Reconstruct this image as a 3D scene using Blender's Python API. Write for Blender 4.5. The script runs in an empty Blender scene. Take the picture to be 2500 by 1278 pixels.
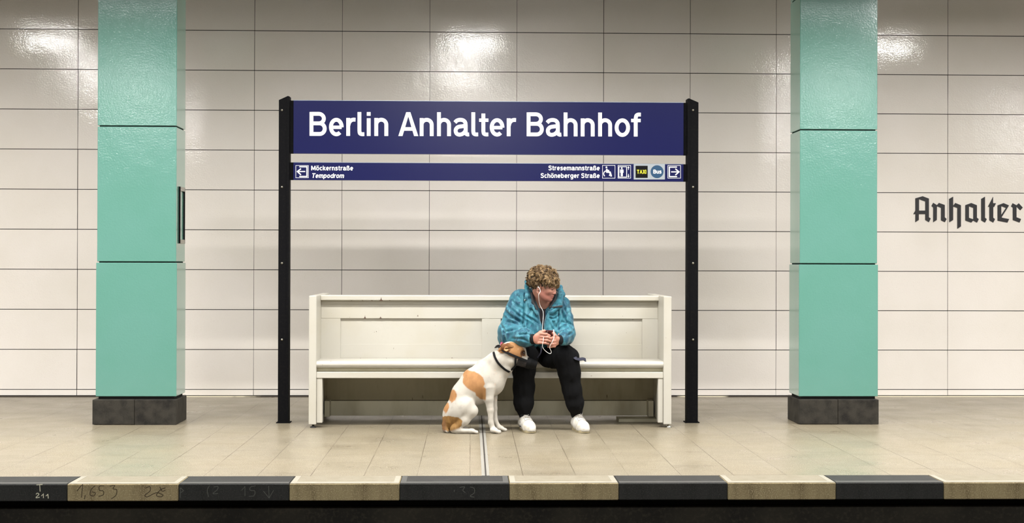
import bpy, math, random
import numpy as np
from mathutils import Vector, Matrix

# ------------------------------------------------------------------ camera
EYE = 1.209                       # eye height above the platform floor
FPX = 3490.0                      # focal length in pixels of a 2500 px wide frame
YAW, PITCH, ROLL, SY = 0.0289, 0.00478, 0.002636, -13.26
def cam_axes():
    f = np.array([math.sin(YAW)*math.cos(PITCH), math.cos(YAW)*math.cos(PITCH), math.sin(PITCH)])
    r = np.array([math.cos(YAW), -math.sin(YAW), 0.0]); u = np.cross(r, f)
    return r*math.cos(ROLL)+u*math.sin(ROLL), -r*math.sin(ROLL)+u*math.cos(ROLL), f
CR, CU, CF = cam_axes()
scene = bpy.context.scene
COL = scene.collection
cam_data = bpy.data.cameras.new('camera'); cam = bpy.data.objects.new('camera', cam_data); COL.objects.link(cam)
cam_data.sensor_width = 36.0; cam_data.lens = 36.0*FPX/2500.0; cam_data.shift_y = SY/2500.0
cam_data.clip_start = 0.05; cam_data.clip_end = 200
cam.matrix_world = Matrix(((CR[0], CU[0], -CF[0], 0), (CR[1], CU[1], -CF[1], 0), (CR[2], CU[2], -CF[2], EYE), (0, 0, 0, 1)))
scene.camera = cam
# ------------------------------------------------------------------ world, exposure
W = bpy.data.worlds.new('station_ambient'); scene.world = W; W.use_nodes = True
W.node_tree.nodes['Background'].inputs[0].default_value = (1.0, 0.93, 0.82, 1)
W.node_tree.nodes['Background'].inputs[1].default_value = 0.11
scene.view_settings.view_transform = 'Standard'; scene.view_settings.look = 'None'
scene.view_settings.exposure = 0.0; scene.view_settings.gamma = 1.0
scene.view_settings.use_curve_mapping = False
LAMP_COLOUR = (1.0, 0.985, 0.965)
# continuous fill bands added to light the wall evenly (distance Y, watts) and square lamps beside them
FILL_BANDS = [(10.9, 90.0), (8.35, 1180.0), (1.6, 420.0)]
LAMP_ROWS = [  # (distance Y, emission, list of X)
    (10.9, 75.0, (-8.8, -4.35, 0.03, 4.35, 8.8)),
    (7.9, 200.0, (-9.2, -4.7, -0.15, 4.3, 8.9)),
    (1.6, 130.0, (-9.4, -4.6, 0.1, 5.1, 9.6)),
]
LAMP_Z = 3.62
for ly, watts in FILL_BANDS:
    ld = bpy.data.lights.new('fill_band', 'AREA'); ld.shape = 'RECTANGLE'; ld.size = 22.0; ld.size_y = .12  # unseen strip light, added for even wall light and fill
    ld.energy = watts; ld.color = LAMP_COLOUR; ld.spread = math.radians(160)
    lo = bpy.data.objects.new('fill_band', ld); COL.objects.link(lo); lo.location = (0, ly+(.30 if ly > 2 else .45), LAMP_Z-.02)

def at(x, y, Y):
    """the point of the place at distance Y that the camera sees at photo pixel x, y"""
    d = CF + CR*((x-1250.0)/FPX) - CU*((y-639.0-SY)/FPX)
    t = Y/d[1]
    return np.array([d[0]*t, Y, EYE+d[2]*t])
def X_(x, Y, y=642): return float(at(x, y, Y)[0])
def Z_(y, Y, x=1149): return float(at(x, y, Y)[2])

# ------------------------------------------------------------------ object helpers
def tag(o, label=None, cat=None, group=None, kind=None):
    if label: o['label'] = label
    if cat: o['category'] = cat
    if group: o['group'] = group
    if kind: o['kind'] = kind
    return o
def link(name, me, mat=None, parent=None):
    o = bpy.data.objects.new(name, me); COL.objects.link(o)
    if mat is not None:
        for m in (mat if isinstance(mat, (list, tuple)) else [mat]): me.materials.append(m)
    if parent is not None: o.parent = parent; o.matrix_parent_inverse = parent.matrix_world.inverted()
    return o
def thing(name, label, cat, loc, group=None):
    o = bpy.data.objects.new(name, None); COL.objects.link(o); o.empty_display_size = .1
    o.location = loc; o.matrix_world = Matrix.Translation(Vector([float(c) for c in loc]))
    return tag(o, label, cat, group)

class MB:
    """collects simple shapes for one mesh"""
    def __init__(s): s.v = []; s.f = []; s.m = []; s.smooth = []
    def add(s, v, f, m=0, sm=False):
        n = len(s.v); s.v += [tuple(float(c) for c in p) for p in v]
        s.f += [tuple(i+n for i in q) for q in f]; s.m += [m]*len(f); s.smooth += [sm]*len(f)
        return s
    def box(s, x0, x1, y0, y1, z0, z1, m=0, b=0.0):
        if b <= 0:
            v = [(x, y, z) for x in (x0, x1) for y in (y0, y1) for z in (z0, z1)]
            return s.add(v, [(0,1,3,2),(4,6,7,5),(0,4,5,1),(2,3,7,6),(0,2,6,4),(1,5,7,3)], m)
        b = min(b, abs(x1-x0)*.49, abs(y1-y0)*.49, abs(z1-z0)*.49)
        # chamfered box: 24 vertices
        V = {}; vs = []; C = ((x0, x1), (y0, y1), (z0, z1))
        for i in (0, 1):
            for j in (0, 1):
                for k in (0, 1):
                    for ax in range(3):
                        p = []
                        for a, idx in enumerate((i, j, k)):
                            c = C[a][idx]
                            if a != ax: c += b if idx == 0 else -b
                            p.append(c)
                        V[(i, j, k, ax)] = len(vs); vs.append(p)
        fs = []
        for ax in range(3):
            o = [a for a in range(3) if a != ax]
            for sd in (0, 1):
                q = []
                for (p_, r_) in ((0, 0), (1, 0), (1, 1), (0, 1)):
                    idx = [0, 0, 0]; idx[ax] = sd; idx[o[0]] = p_; idx[o[1]] = r_
                    q.append(V[(*idx, ax)])
                fs.append(tuple(q))
        for ax in range(3):                       # edges along ax
            o = [a for a in range(3) if a != ax]
            for p_ in (0, 1):
                for r_ in (0, 1):
                    i0 = [0, 0, 0]; i0[o[0]] = p_; i0[o[1]] = r_; i1 = list(i0); i1[ax] = 1
                    fs.append((V[(*i0, o[0])], V[(*i1, o[0])], V[(*i1, o[1])], V[(*i0, o[1])]))
        for i in (0, 1):
            for j in (0, 1):
                for k in (0, 1): fs.append((V[(i, j, k, 0)], V[(i, j, k, 1)], V[(i, j, k, 2)]))
        return s.add(vs, fs, m)
    def prism(s, pts, y0, y1, m=0):
        """outline pts [(x,z)] extruded from y0 to y1"""
        n = len(pts)
        v = [(x, y0, z) for x, z in pts]+[(x, y1, z) for x, z in pts]
        f = [tuple(range(n)), tuple(range(2*n-1, n-1, -1))]+[(i, (i+1) % n, (i+1) % n+n, i+n) for i in range(n)]
        return s.add(v, f, m)
    def prism_x(s, pts, x0, x1, m=0, sm=False):
        """outline pts [(y,z)] extruded from x0 to x1"""
        n = len(pts)
        v = [(x0, y, z) for y, z in pts]+[(x1, y, z) for y, z in pts]
        s.add(v, [tuple(range(n)), tuple(range(2*n-1, n-1, -1))], m)
        k = len(s.v)-2*n
        s.f += [(k+i, k+(i+1) % n, k+(i+1) % n+n, k+i+n) for i in range(n)]; s.m += [m]*n; s.smooth += [sm]*n
        return s
    def tube(s, pts, r, seg=8, m=0, cap=True):
        pts = [np.array(p, float) for p in pts]; n = len(pts)
        rr = r if hasattr(r, '__len__') else [r]*n
        v = []; f = []
        t0 = pts[1]-pts[0]; a = np.array([0, 0, 1.0]) if abs(t0[2]) < .9*np.linalg.norm(t0) else np.array([1.0, 0, 0])
        nrm = np.cross(t0, a); nrm /= np.linalg.norm(nrm)
        for i, p in enumerate(pts):
            t = pts[min(i+1, n-1)]-pts[max(i-1, 0)]; t = t/(np.linalg.norm(t)+1e-12)
            nrm = nrm-t*(nrm@t); nrm /= (np.linalg.norm(nrm)+1e-12); b = np.cross(t, nrm)
            for k in range(seg):
                an = 2*math.pi*k/seg; v.append(p+rr[i]*(nrm*math.cos(an)+b*math.sin(an)))
        for i in range(n-1):
            for k in range(seg):
                k2 = (k+1) % seg; f.append((i*seg+k, i*seg+k2, (i+1)*seg+k2, (i+1)*seg+k))
        if cap: f.append(tuple(range(seg-1, -1, -1))); f.append(tuple((n-1)*seg+k for k in range(seg)))
        return s.add(v, f, m, True)
    def ribbon(s, pts, nrms, w, t, m=0):
        """flat strap: centre line pts, outward normals nrms, width w, thickness t"""
        pts = [np.array(p, float) for p in pts]; n = len(pts); v = []; f = []
        for i, p in enumerate(pts):
            tg = pts[min(i+1, n-1)]-pts[max(i-1, 0)]; tg /= (np.linalg.norm(tg)+1e-12)
            nn = np.array(nrms[i], float); nn = nn-tg*(nn@tg); nn /= (np.linalg.norm(nn)+1e-12); sd = np.cross(tg, nn)
            v += [p+sd*w/2+nn*t/2, p-sd*w/2+nn*t/2, p-sd*w/2-nn*t/2, p+sd*w/2-nn*t/2]
        for i in range(n-1):
            for k in range(4):
                k2 = (k+1) % 4; f.append((i*4+k, i*4+k2, (i+1)*4+k2, (i+1)*4+k))
        f += [(3, 2, 1, 0), tuple((n-1)*4+k for k in range(4))]
        return s.add(v, f, m)
    def lathe(s, prof, c, seg=20, m=0):
        v = []; f = []; n = len(prof)
        for r, z in prof:
            for k in range(seg):
                a = 2*math.pi*k/seg; v.append((c[0]+r*math.cos(a), c[1]+r*math.sin(a), c[2]+z))
        for i in range(n-1):
            for k in range(seg):
                k2 = (k+1) % seg; f.append((i*seg+k, i*seg+k2, (i+1)*seg+k2, (i+1)*seg+k))
        f.append(tuple(range(seg-1, -1, -1))); f.append(tuple((n-1)*seg+k for k in range(seg)))
        return s.add(v, f, m, True)
    def mesh(s, name, origin=(0, 0, 0)):
        me = bpy.data.meshes.new(name)
        o = np.array([float(c) for c in origin])
        me.from_pydata([tuple(np.array(p)-o) for p in s.v], [], s.f)
        me.polygons.foreach_set('material_index', s.m); me.polygons.foreach_set('use_smooth', s.smooth)
        import bmesh
        bm = bmesh.new(); bm.from_mesh(me); bmesh.ops.recalc_face_normals(bm, faces=bm.faces); bm.to_mesh(me); bm.free()
        me.update(); return me
    def build(s, name, mat, parent=None, origin=None):
        if origin is None: origin = parent_origin(parent)
        me = s.mesh(name, origin)
        o = bpy.data.objects.new(name, me); COL.objects.link(o)
        for mm in (mat if isinstance(mat, (list, tuple)) else [mat]): me.materials.append(mm)
        if parent is not None:
            o.parent = parent
        else: o.location = [float(c) for c in origin]
        return o
def parent_origin(p):
    o = np.zeros(3)
    while p is not None: o += np.array(p.location); p = p.parent
    return o

# ------------------------------------------------------------------ materials
def srgb(r, g, b):
    def c(u):
        u /= 255.0
        return u/12.92 if u <= .04045 else ((u+.055)/1.055)**2.4
    return (c(r), c(g), c(b), 1.0)
def material(name, base, rough=.5, spec=.5, metal=0.0, var=None, bump=None, coat=0.0, emit=None, attr=None, sheen=0.0):
    """var=(second colour, scale, sharpness lo, hi, stretch) mottling; bump=[(scale, strength, distance, detail)]"""
    m = bpy.data.materials.new(name); m.use_nodes = True; nt = m.node_tree; N = nt.nodes; L = nt.links
    p = N['Principled BSDF']
    p.inputs['Base Color'].default_value = base; p.inputs['Roughness'].default_value = rough
    p.inputs['Metallic'].default_value = metal; p.inputs['Specular IOR Level'].default_value = spec
    p.inputs['Coat Weight'].default_value = coat; p.inputs['Coat Roughness'].default_value = .1
    p.inputs['Sheen Weight'].default_value = sheen
    tc = N.new('ShaderNodeTexCoord')
    colsock = None
    if attr:
        a = N.new('ShaderNodeVertexColor'); a.layer_name = attr; colsock = a.outputs['Color']
        L.new(colsock, p.inputs['Base Color'])
    for q in (var or []):
        c2, sc, lo, hi, st = q
        mp = N.new('ShaderNodeMapping'); mp.inputs['Scale'].default_value = st; L.new(tc.outputs['Object'], mp.inputs[0])
        n = N.new('ShaderNodeTexNoise'); n.inputs['Scale'].default_value = sc; n.inputs['Detail'].default_value = 5
        L.new(mp.outputs[0], n.inputs['Vector'])
        r = N.new('ShaderNodeMapRange'); r.inputs[1].default_value = lo; r.inputs[2].default_value = hi
        L.new(n.outputs['Fac'], r.inputs[0])
        mx = N.new('ShaderNodeMix'); mx.data_type = 'RGBA'
        if colsock is not None: L.new(colsock, mx.inputs[6])
        else: mx.inputs[6].default_value = base
        mx.inputs[7].default_value = c2; L.new(r.outputs[0], mx.inputs[0]); colsock = mx.outputs[2]
        L.new(colsock, p.inputs['Base Color'])
    prev = None
    for (sc, strength, dist, det) in (bump or []):
        n = N.new('ShaderNodeTexNoise'); n.inputs['Scale'].default_value = sc; n.inputs['Detail'].default_value = det
        L.new(tc.outputs['Object'], n.inputs['Vector'])
        b = N.new('ShaderNodeBump'); b.inputs['Strength'].default_value = strength; b.inputs['Distance'].default_value = dist
        L.new(n.outputs['Fac'], b.inputs['Height'])
        if prev: L.new(prev, b.inputs['Normal'])
        prev = b.outputs[0]
    if prev: L.new(prev, p.inputs['Normal'])
    if emit:
        p.inputs['Emission Color'].default_value = (*emit[0], 1); p.inputs['Emission Strength'].default_value = emit[1]
    return m

ONE = (1, 1, 1)
M = {}
M['tile'] = material('wall_tile_enamel', srgb(223, 216, 208), .1, .6,
    var=[(srgb(217, 210, 200), 1.3, .4, .7, ONE), (srgb(188, 176, 158), 260, .62, .8, ONE)], bump=[(75, .42, .0018, 2), (11, .3, .003, 1)])
M['joint'] = material('wall_joint_rubber', srgb(30, 24, 18), .8)
M['teal'] = material('pillar_enamel', srgb(92, 138, 126), .16, .6,
    var=[(srgb(88, 136, 122), 2.0, .4, .65, ONE), (srgb(110, 158, 145), 300, .6, .8, ONE)], bump=[(75, .45, .0018, 2), (10, .3, .003, 1)])
M['teal_side'] = material('pillar_enamel_smooth', srgb(104, 150, 134), .12, 1.0, coat=.8)  # paler side copy of the enamel, white wall's reflection put into its colour
M['plinth'] = material('plinth_granite', srgb(48, 45, 39), .6, .2,
    var=[(srgb(26, 24, 21), 14, .4, .7, ONE), (srgb(84, 80, 70), 320, .62, .75, ONE)], bump=[(300, .3, .001, 2)])
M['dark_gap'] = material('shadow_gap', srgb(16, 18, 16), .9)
M['white_paint'] = material('bench_cream_paint', srgb(178, 174, 163), .38, .5,
    var=[(srgb(173, 167, 151), 3.0, .45, .75, (1, 1, 1)), (srgb(96, 70, 46), 34, .735, .75, (1, 1, 2.2))], bump=[(40, .12, .001, 3)])
M['bench_shaded'] = material('bench_cream_shaded', srgb(178, 172, 148), .6, .4,  # same cream paint, under-seat shade put into a darker, yellower tone
    var=[(srgb(158, 150, 124), 5, .45, .8, (2, 1, .6)), (srgb(60, 52, 38), 26, .7, .78, (1.5, 1, .35))], bump=[(60, .2, .001, 3)])
M['chip'] = material('chipped_rust', srgb(74, 50, 36), .8)
M['steel'] = material('brushed_steel', srgb(190, 188, 180), .35, metal=1.0)
M['foot'] = material('rubber_foot', srgb(22, 20, 18), .6)
M['black_metal'] = material('black_post_paint', srgb(8, 8, 10), .7, .08, var=[(srgb(20, 19, 18), 60, .5, .8, ONE)], bump=[(200, .2, .0006, 2)])
M['bolt'] = material('bolt_metal', srgb(140, 136, 124), .35, metal=.9)
M['navy'] = material('sign_navy', srgb(15, 18, 66), .28, .35, bump=[(240, .15, .0006, 2)])
M['sign_white'] = material('sign_white_film', srgb(224, 224, 218), .5)
M['sign_edge'] = material('sign_aluminium_edge', srgb(150, 158, 170), .35, metal=.6)
M['sign_grey'] = material('sign_grey_field', srgb(142, 148, 152), .5)
M['sign_black'] = material('sign_black_field', srgb(6, 6, 7), .7, .15)
M['sign_yellow'] = material('sign_yellow_film', srgb(238, 228, 40), .5)
M['sign_blue'] = material('sign_petrol_field', srgb(8, 58, 90), .5)
M['wall_letter'] = material('black_wall_lettering', srgb(20, 17, 20), .5)
M['ceiling'] = material('ceiling_plaster', srgb(70, 66, 58), .9)
M['lamp_body'] = material('lamp_housing', srgb(120, 118, 110), .6)
M['concrete_dark'] = material('sooty_concrete', srgb(40, 37, 30), .95, .2,
    var=[(srgb(18, 17, 15), 2.5, .35, .7, ONE), (srgb(50, 46, 37), 60, .5, .9, ONE)], bump=[(30, .4, .01, 4)])
M['ballast'] = material('dirty_track_bed', srgb(30, 27, 23), .95, .2, bump=[(18, 1, .05, 3)])

def floor_material():
    m = bpy.data.materials.new('platform_floor_tiles'); m.use_nodes = True; nt = m.node_tree; N = nt.nodes; L = nt.links
    p = N['Principled BSDF']; p.inputs['Specular IOR Level'].default_value = .55
    tc = N.new('ShaderNodeTexCoord'); sx = N.new('ShaderNodeSeparateXYZ'); L.new(tc.outputs['Object'], sx.inputs[0])
    def math_(op, a, b=None, c=None):
        n = N.new('ShaderNodeMath'); n.operation = op
        for i, q in enumerate((a, b, c)):
            if q is None: continue
            if isinstance(q, (int, float)): n.inputs[i].default_value = q
            else: L.new(q, n.inputs[i])
        return n.outputs[0]
    def noise(sc, det=4, st=None):
        n = N.new('ShaderNodeTexNoise'); n.inputs['Scale'].default_value = sc; n.inputs['Detail'].default_value = det
        if st:
            mp = N.new('ShaderNodeMapping'); mp.inputs['Scale'].default_value = st; L.new(tc.outputs['Object'], mp.inputs[0]); L.new(mp.outputs[0], n.inputs['Vector'])
        else: L.new(tc.outputs['Object'], n.inputs['Vector'])
        return n.outputs['Fac']
    def rng(v, a, b, c=0.0, d=1.0):
        n = N.new('ShaderNodeMapRange'); L.new(v, n.inputs[0])
        for i, q in enumerate((a, b, c, d)): n.inputs[i+1].default_value = q
        return n.outputs[0]
    def mix(f, a, b):
        n = N.new('ShaderNodeMix'); n.data_type = 'RGBA'
        L.new(f, n.inputs[0])
        for i, q in ((6, a), (7, b)):
            if isinstance(q, tuple): n.inputs[i].default_value = q
            else: L.new(q, n.inputs[i])
        return n.outputs[2]
    u = math_('DIVIDE', sx.outputs[0], .3008); col = math_('ROUND', u)
    du = math_('MULTIPLY', math_('ABSOLUTE', math_('SUBTRACT', u, col)), .3008)       # metres to the joint
    jx = rng(du, .0012, .0028, 1, 0)
    cell = math_('FLOOR', u)
    off = math_('FRACT', math_('MULTIPLY', math_('SINE', math_('MULTIPLY', cell, 12.9898)), 437.58))
    v = math_('ADD', math_('DIVIDE', sx.outputs[1], .62), off)
    dv = math_('MULTIPLY', math_('ABSOLUTE', math_('SUBTRACT', v, math_('ROUND', v))), .62)
    jy = rng(dv, .003, .006, .55, 0)
    keep = rng(noise(1.7, 2), .36, .56, .3, 1)
    J = math_('MULTIPLY', math_('MAXIMUM', jx, jy), keep)
    tone = math_('FRACT', math_('MULTIPLY', math_('SINE', math_('ADD', math_('MULTIPLY', cell, 78.2), math_('MULTIPLY', math_('FLOOR', v), 31.7))), 917.3))
    base = mix(tone, srgb(117, 108, 90), srgb(124, 115, 97))
    base = mix(rng(noise(2.2, 5, (1, .6, 1)), .4, .75), base, srgb(124, 113, 91))
    base = mix(rng(noise(150, 3), .46, .66), base, srgb(92, 83, 66))
    base = mix(rng(noise(190, 2), .54, .68), base, srgb(184, 174, 154))
    base = mix(rng(noise(5.5, 6, (1, .25, 1)), .66, .72, 0, .35), base, srgb(96, 84, 64))
    base = mix(math_('MULTIPLY', J, .8), base, srgb(66, 55, 41))
    L.new(base, p.inputs['Base Color'])
    L.new(rng(noise(3, 4), .3, .7, .26, .42), p.inputs['Roughness'])
    b = N.new('ShaderNodeBump'); b.inputs['Strength'].default_value = .5; b.inputs['Distance'].default_value = .002
    L.new(math_('SUBTRACT', math_('MULTIPLY', noise(140, 2), .5), J), b.inputs['Height']); L.new(b.outputs[0], p.inputs['Normal'])
    return m
M['floor'] = floor_material()

# ------------------------------------------------------------------ the setting
FLOOR_BACK, EDGE_FRONT, EDGE_BACK = 12.9, 7.84, 8.115
WY = 12.9
# floor slab
fl = MB(); fl.box(-12, 12, EDGE_BACK, WY+.3, -.3, 0.0)
tag(fl.build('floor', M['floor'], origin=(0, 0, 0)), kind='structure')
# wall: glazed panels on a dark backing, each panel set a hair out of true
TW, TH, TX0, TZ0 = .7858, .3584, -3.517, 3.292
rnd = random.Random(5)
wm = MB()
wm.box(-12, 12, WY+.006, WY+.3, 0, 5.0, m=1)
for c in range(-11, 21):
    for r in range(-4, 10):
        x0 = TX0+c*TW; x1 = x0+TW; z1 = TZ0-r*TH; z0 = z1-TH
        if r == 9: z0 = .012
        gl = .0028 if rnd.random() < .45 else .0042; gr = .0026; gt = .0048; gb = .0035
        if c in (-1, 5, 8): gr = .0045
        x0 += gl*.6; x1 -= gr*.6; z0 += gb*.75; z1 -= gt*.75
        nx, nz = 5, 3; tx = rnd.gauss(0, .0024); tz = rnd.gauss(0, .0042); bow = rnd.uniform(.0004, .0016)
        k0 = len(wm.v); vs = []; fs = []
        for j in range(nz+1):
            for i in range(nx+1):
                a = i/nx; b = j/nz
                y = WY-.004+tx*(a-.5)*TW+tz*(b-.5)*TH-bow*(1-(2*a-1)**2)*(1-(2*b-1)**2)
                vs.append((x0+(x1-x0)*a, y, z0+(z1-z0)*b))
        for j in range(nz):
            for i in range(nx):
                q = j*(nx+1)+i; fs.append((q, q+1, q+nx+2, q+nx+1))
        wm.add(vs, fs, 0, True)
        # panel edges returning into the joint
        ring = [i for i in range(nx+1)]+[(j+1)*(nx+1)-1 for j in range(1, nz+1)]+[nz*(nx+1)+i for i in range(nx-1, -1, -1)]+[j*(nx+1) for j in range(nz-1, 0, -1)]
        rv = [vs[i] for i in ring]; n = len(rv)
        wm.add(rv+[(p[0], WY+.008, p[2]) for p in rv], [(i, (i+1) % n, (i+1) % n+n, i+n) for i in range(n)], 1)
me = bpy.data.meshes.new('wall_back'); me.from_pydata(wm.v, [], wm.f)
me.polygons.foreach_set('material_index', wm.m); me.polygons.foreach_set('use_smooth', wm.smooth)
me.materials.append(M['tile']); me.materials.append(M['joint']); me.update()
o = bpy.data.objects.new('wall_back', me); COL.objects.link(o); tag(o, kind='structure')
# foot of the wall: pale mortar fillet broken by dark gaps
bb = MB(); bb.box(-12, 12, WY-.03, WY-.004, .0, .009)
M['fillet'] = material('mortar_fillet', srgb(205, 196, 172), .8, var=[(srgb(58, 50, 42), .9, .47, .5, ONE)])
tag(bb.build('baseboard_back', M['fillet'], origin=(0, 0, 0)), kind='structure')
# ceiling, track bed and the opposite platform
c_ = MB(); c_.box(-12, 12, -5, WY+.3, 4.15, 4.3); tag(c_.build('ceiling', M['ceiling'], origin=(0, 0, 0)), kind='structure')
t_ = MB(); t_.box(-12, 12, .4, EDGE_FRONT+.35, -1.35, -1.2); tag(t_.build('trim_1', M['ballast'], origin=(0, 0, 0)), kind='structure')
f_ = MB(); f_.box(-12, 12, EDGE_FRONT+.13, EDGE_FRONT+.3, -1.2, -.08); f_.box(-12, 12, EDGE_FRONT+.10, EDGE_FRONT+.14, -1.2, -.142)
tag(f_.build('trim_2', M['concrete_dark'], origin=(0, 0, 0)), kind='structure')
# steel expansion strips in the floor
e_ = MB()
e_.box(.0665, .0845, EDGE_BACK, WY, -.003, .0012); e_.box(.0945, .1100, EDGE_BACK, WY, -.003, .0012); e_.box(.0855, .0935, EDGE_BACK, WY, -.003, .0006, 1)
tag(e_.build('trim_3', [material('worn_strip_metal', srgb(128, 125, 117), .5), M['joint']], origin=(0, 0, 0)), kind='structure')

# ------------------------------------------------------------------ lamps
M['diffuser'] = {}
for ri, (ly, em, xs) in enumerate(LAMP_ROWS):
    dm = material('lamp_diffuser_%d' % ri, (1, 1, 1, 1), .5, emit=(LAMP_COLOUR, em))
    SQ_Z = LAMP_Z-(.12 if ri == 0 else 0); hw, hd = (.5, .26) if ri == 2 else (.27, .10)
    for i, lx in enumerate(xs):
        rowname = ('nearest the tiled wall', 'above the platform edge', 'above the opposite track side')[ri]
        pos = ('far left', 'left', 'middle', 'right', 'far right')[i]
        t = thing('ceiling_lamp', 'square ceiling lamp out of frame, %s of row %s' % (pos, rowname), 'lamp', (lx, ly, SQ_Z), 'ceiling lamps out of frame')
        b = MB(); b.box(lx-hw-.06, lx+hw+.06, ly-hd-.06, ly+hd+.06, SQ_Z+.004, SQ_Z+.09, b=.01); b.box(lx-.02, lx+.02, ly-.02, ly+.02, SQ_Z+.09, 4.15)
        b.build('housing', M['lamp_body'], t)
        d = MB(); d.box(lx-hw, lx+hw, ly-hd, ly+hd, SQ_Z-.012, SQ_Z+.004); d.build('diffuser', dm, t)

for (ly, _), rowname in zip(FILL_BANDS, ('nearest the tiled wall', 'above the platform edge', 'above the opposite track side')):  # housings made up to carry the added fill bands
    oy = .30 if ly > 2 else .45; b = MB(); b.box(-11, 11, ly+oy-.07, ly+oy+.07, LAMP_Z, LAMP_Z+.08, b=.01)
    for hx in range(-10, 11, 2): b.box(hx-.01, hx+.01, ly+oy-.01, ly+oy+.01, LAMP_Z+.08, 4.15)
    tag(b.build('fill_band_trunking', M['lamp_body'], origin=(0, ly+.3, LAMP_Z)), 'added trunking of a fill light band out of frame, '+rowname, 'lamp trunking')

# ------------------------------------------------------------------ platform edge blocks
def block_material(name, top, front, speck, frame):
    m = bpy.data.materials.new(name); m.use_nodes = True; nt = m.node_tree; N = nt.nodes; L = nt.links
    p = N['Principled BSDF']; p.inputs['Roughness'].default_value = .6; p.inputs['Specular IOR Level'].default_value = .2
    tc = N.new('ShaderNodeTexCoord')
    n = N.new('ShaderNodeTexNoise'); n.inputs['Scale'].default_value = 9; n.inputs['Detail'].default_value = 6
    mp = N.new('ShaderNodeMapping'); mp.inputs['Scale'].default_value = (1.6, 1.6, .35); L.new(tc.outputs['Object'], mp.inputs[0]); L.new(mp.outputs[0], n.inputs[0])
    r = N.new('ShaderNodeMapRange'); r.inputs[1].default_value = .38; r.inputs[2].default_value = .72; L.new(n.outputs['Fac'], r.inputs[0])
    a = N.new('ShaderNodeMix'); a.data_type = 'RGBA'; a.inputs[6].default_value = top; a.inputs[7].default_value = front; L.new(r.outputs[0], a.inputs[0])
    n2 = N.new('ShaderNodeTexNoise'); n2.inputs['Scale'].default_value = 150; n2.inputs['Detail'].default_value = 3; L.new(tc.outputs['Object'], n2.inputs[0])
    r2 = N.new('ShaderNodeMapRange'); r2.inputs[1].default_value = .5; r2.inputs[2].default_value = .72; L.new(n2.outputs['Fac'], r2.inputs[0])
    b = N.new('ShaderNodeMix'); b.data_type = 'RGBA'; L.new(r2.outputs[0], b.inputs[0]); L.new(a.outputs[2], b.inputs[6]); b.inputs[7].default_value = speck
    L.new(b.outputs[2], p.inputs['Base Color'])
    bp = N.new('ShaderNodeBump'); bp.inputs['Strength'].default_value = .3; bp.inputs['Distance'].default_value = .002; L.new(n2.outputs['Fac'], bp.inputs['Height']); L.new(bp.outputs[0], p.inputs['Normal'])
    return m
M['wb_front'] = block_material('white_block_dirty_front', srgb(146, 132, 98), srgb(112, 98, 70), srgb(170, 156, 122), 0)
M['wb_top'] = block_material('white_block_top', srgb(128, 121, 105), srgb(119, 111, 94), srgb(112, 104, 88), 0)
M['wb_line'] = material('white_block_painted_line', srgb(140, 134, 120), .5, var=[(srgb(128, 121, 106), 14, .5, .75, ONE)])
M['bb_front'] = block_material('black_block_front', srgb(42, 42, 40), srgb(34, 34, 32), srgb(56, 56, 52), 0)
M['bb_top'] = block_material('black_block_top', srgb(44, 43, 41), srgb(38, 37, 36), srgb(54, 53, 50), 0)
M['bb_line'] = material('black_block_worn_line', srgb(72, 71, 68), .6, .2)
M['chalk'] = material('pale_chalk', srgb(206, 202, 176), .9)
M['faint_chalk'] = material('faint_chalk', srgb(84, 84, 78), .9)
M['dark_crayon'] = material('dark_crayon', srgb(62, 50, 34), .9)
BX = [164.0+267.6*k for k in range(-2, 12)]
where = {-2: 'outside the left of the photo', -1: 'at the left end, marked T 211 in chalk', 0: 'with 1,653 scrawled on it, under the left pillar',
         1: 'right of the block with the 1,653 scrawl', 2: 'below the left post of the sign', 3: 'crossed by the metal floor strips, below the dog',
         4: 'below the shoes of the seated person', 5: 'below the right end of the bench', 6: 'just left of the right pillar',
         7: 'just right of the right pillar', 8: 'at the right end of the photo', 9: 'outside the right of the photo'}
BLOCK_Z = -.094
def stroke_mesh(mb, pts, w, y_face, proj, t=.0008, m=0, closed=False):
    """pts in photo-like 2D units -> flat stroke of width w lying on plane y_face; proj maps (u,v) to (x,z)"""
    P = []
    for p in pts:
        p = np.array(p, float)
        if not P or np.linalg.norm(p-P[-1]) > .02*w: P.append(p)
    if closed: P = P+[P[0]]
    n = len(P); Lf = []; Rt = []
    for i in range(n):
        if closed and i in (0, n-1): d0 = P[-1]-P[-2]; d1 = P[1]-P[0]
        else: d0 = P[i]-P[i-1] if i > 0 else P[1]-P[0]; d1 = P[i+1]-P[i] if i < n-1 else P[n-1]-P[n-2]
        d0 = d0/(np.linalg.norm(d0)+1e-9); d1 = d1/(np.linalg.norm(d1)+1e-9)
        nn = np.array([-(d0+d1)[1], (d0+d1)[0]]); ln = np.linalg.norm(nn)
        if ln < 1e-6: nn = np.array([-d0[1], d0[0]]); ln = 1
        nn /= ln; c = max(.45, nn@np.array([-d0[1], d0[0]])); o_ = nn*(w/2)/c
        Lf.append(P[i]+o_); Rt.append(P[i]-o_)
    k = getattr(mb, 'layer', 0); mb.layer = k+1
    yf = y_face-t-k*.00025
    v = []
    for i in range(n):
        for q in (proj(*Lf[i]), proj(*Rt[i])):
            v += [(q[0], yf, q[1]), (q[0], y_face+.0004, q[1])]
    f = []
    for i in range(n-1):
        a = 4*i; b = a+4
        f += [(a, b, b+2, a+2), (a+1, a+3, b+3, b+1), (a, a+1, b+1, b), (a+2, b+2, b+3, a+3)]
    f += [(0, 2, 3, 1), (4*n-4, 4*n-3, 4*n-1, 4*n-2)]
    mb.add(v, f, m)
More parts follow.
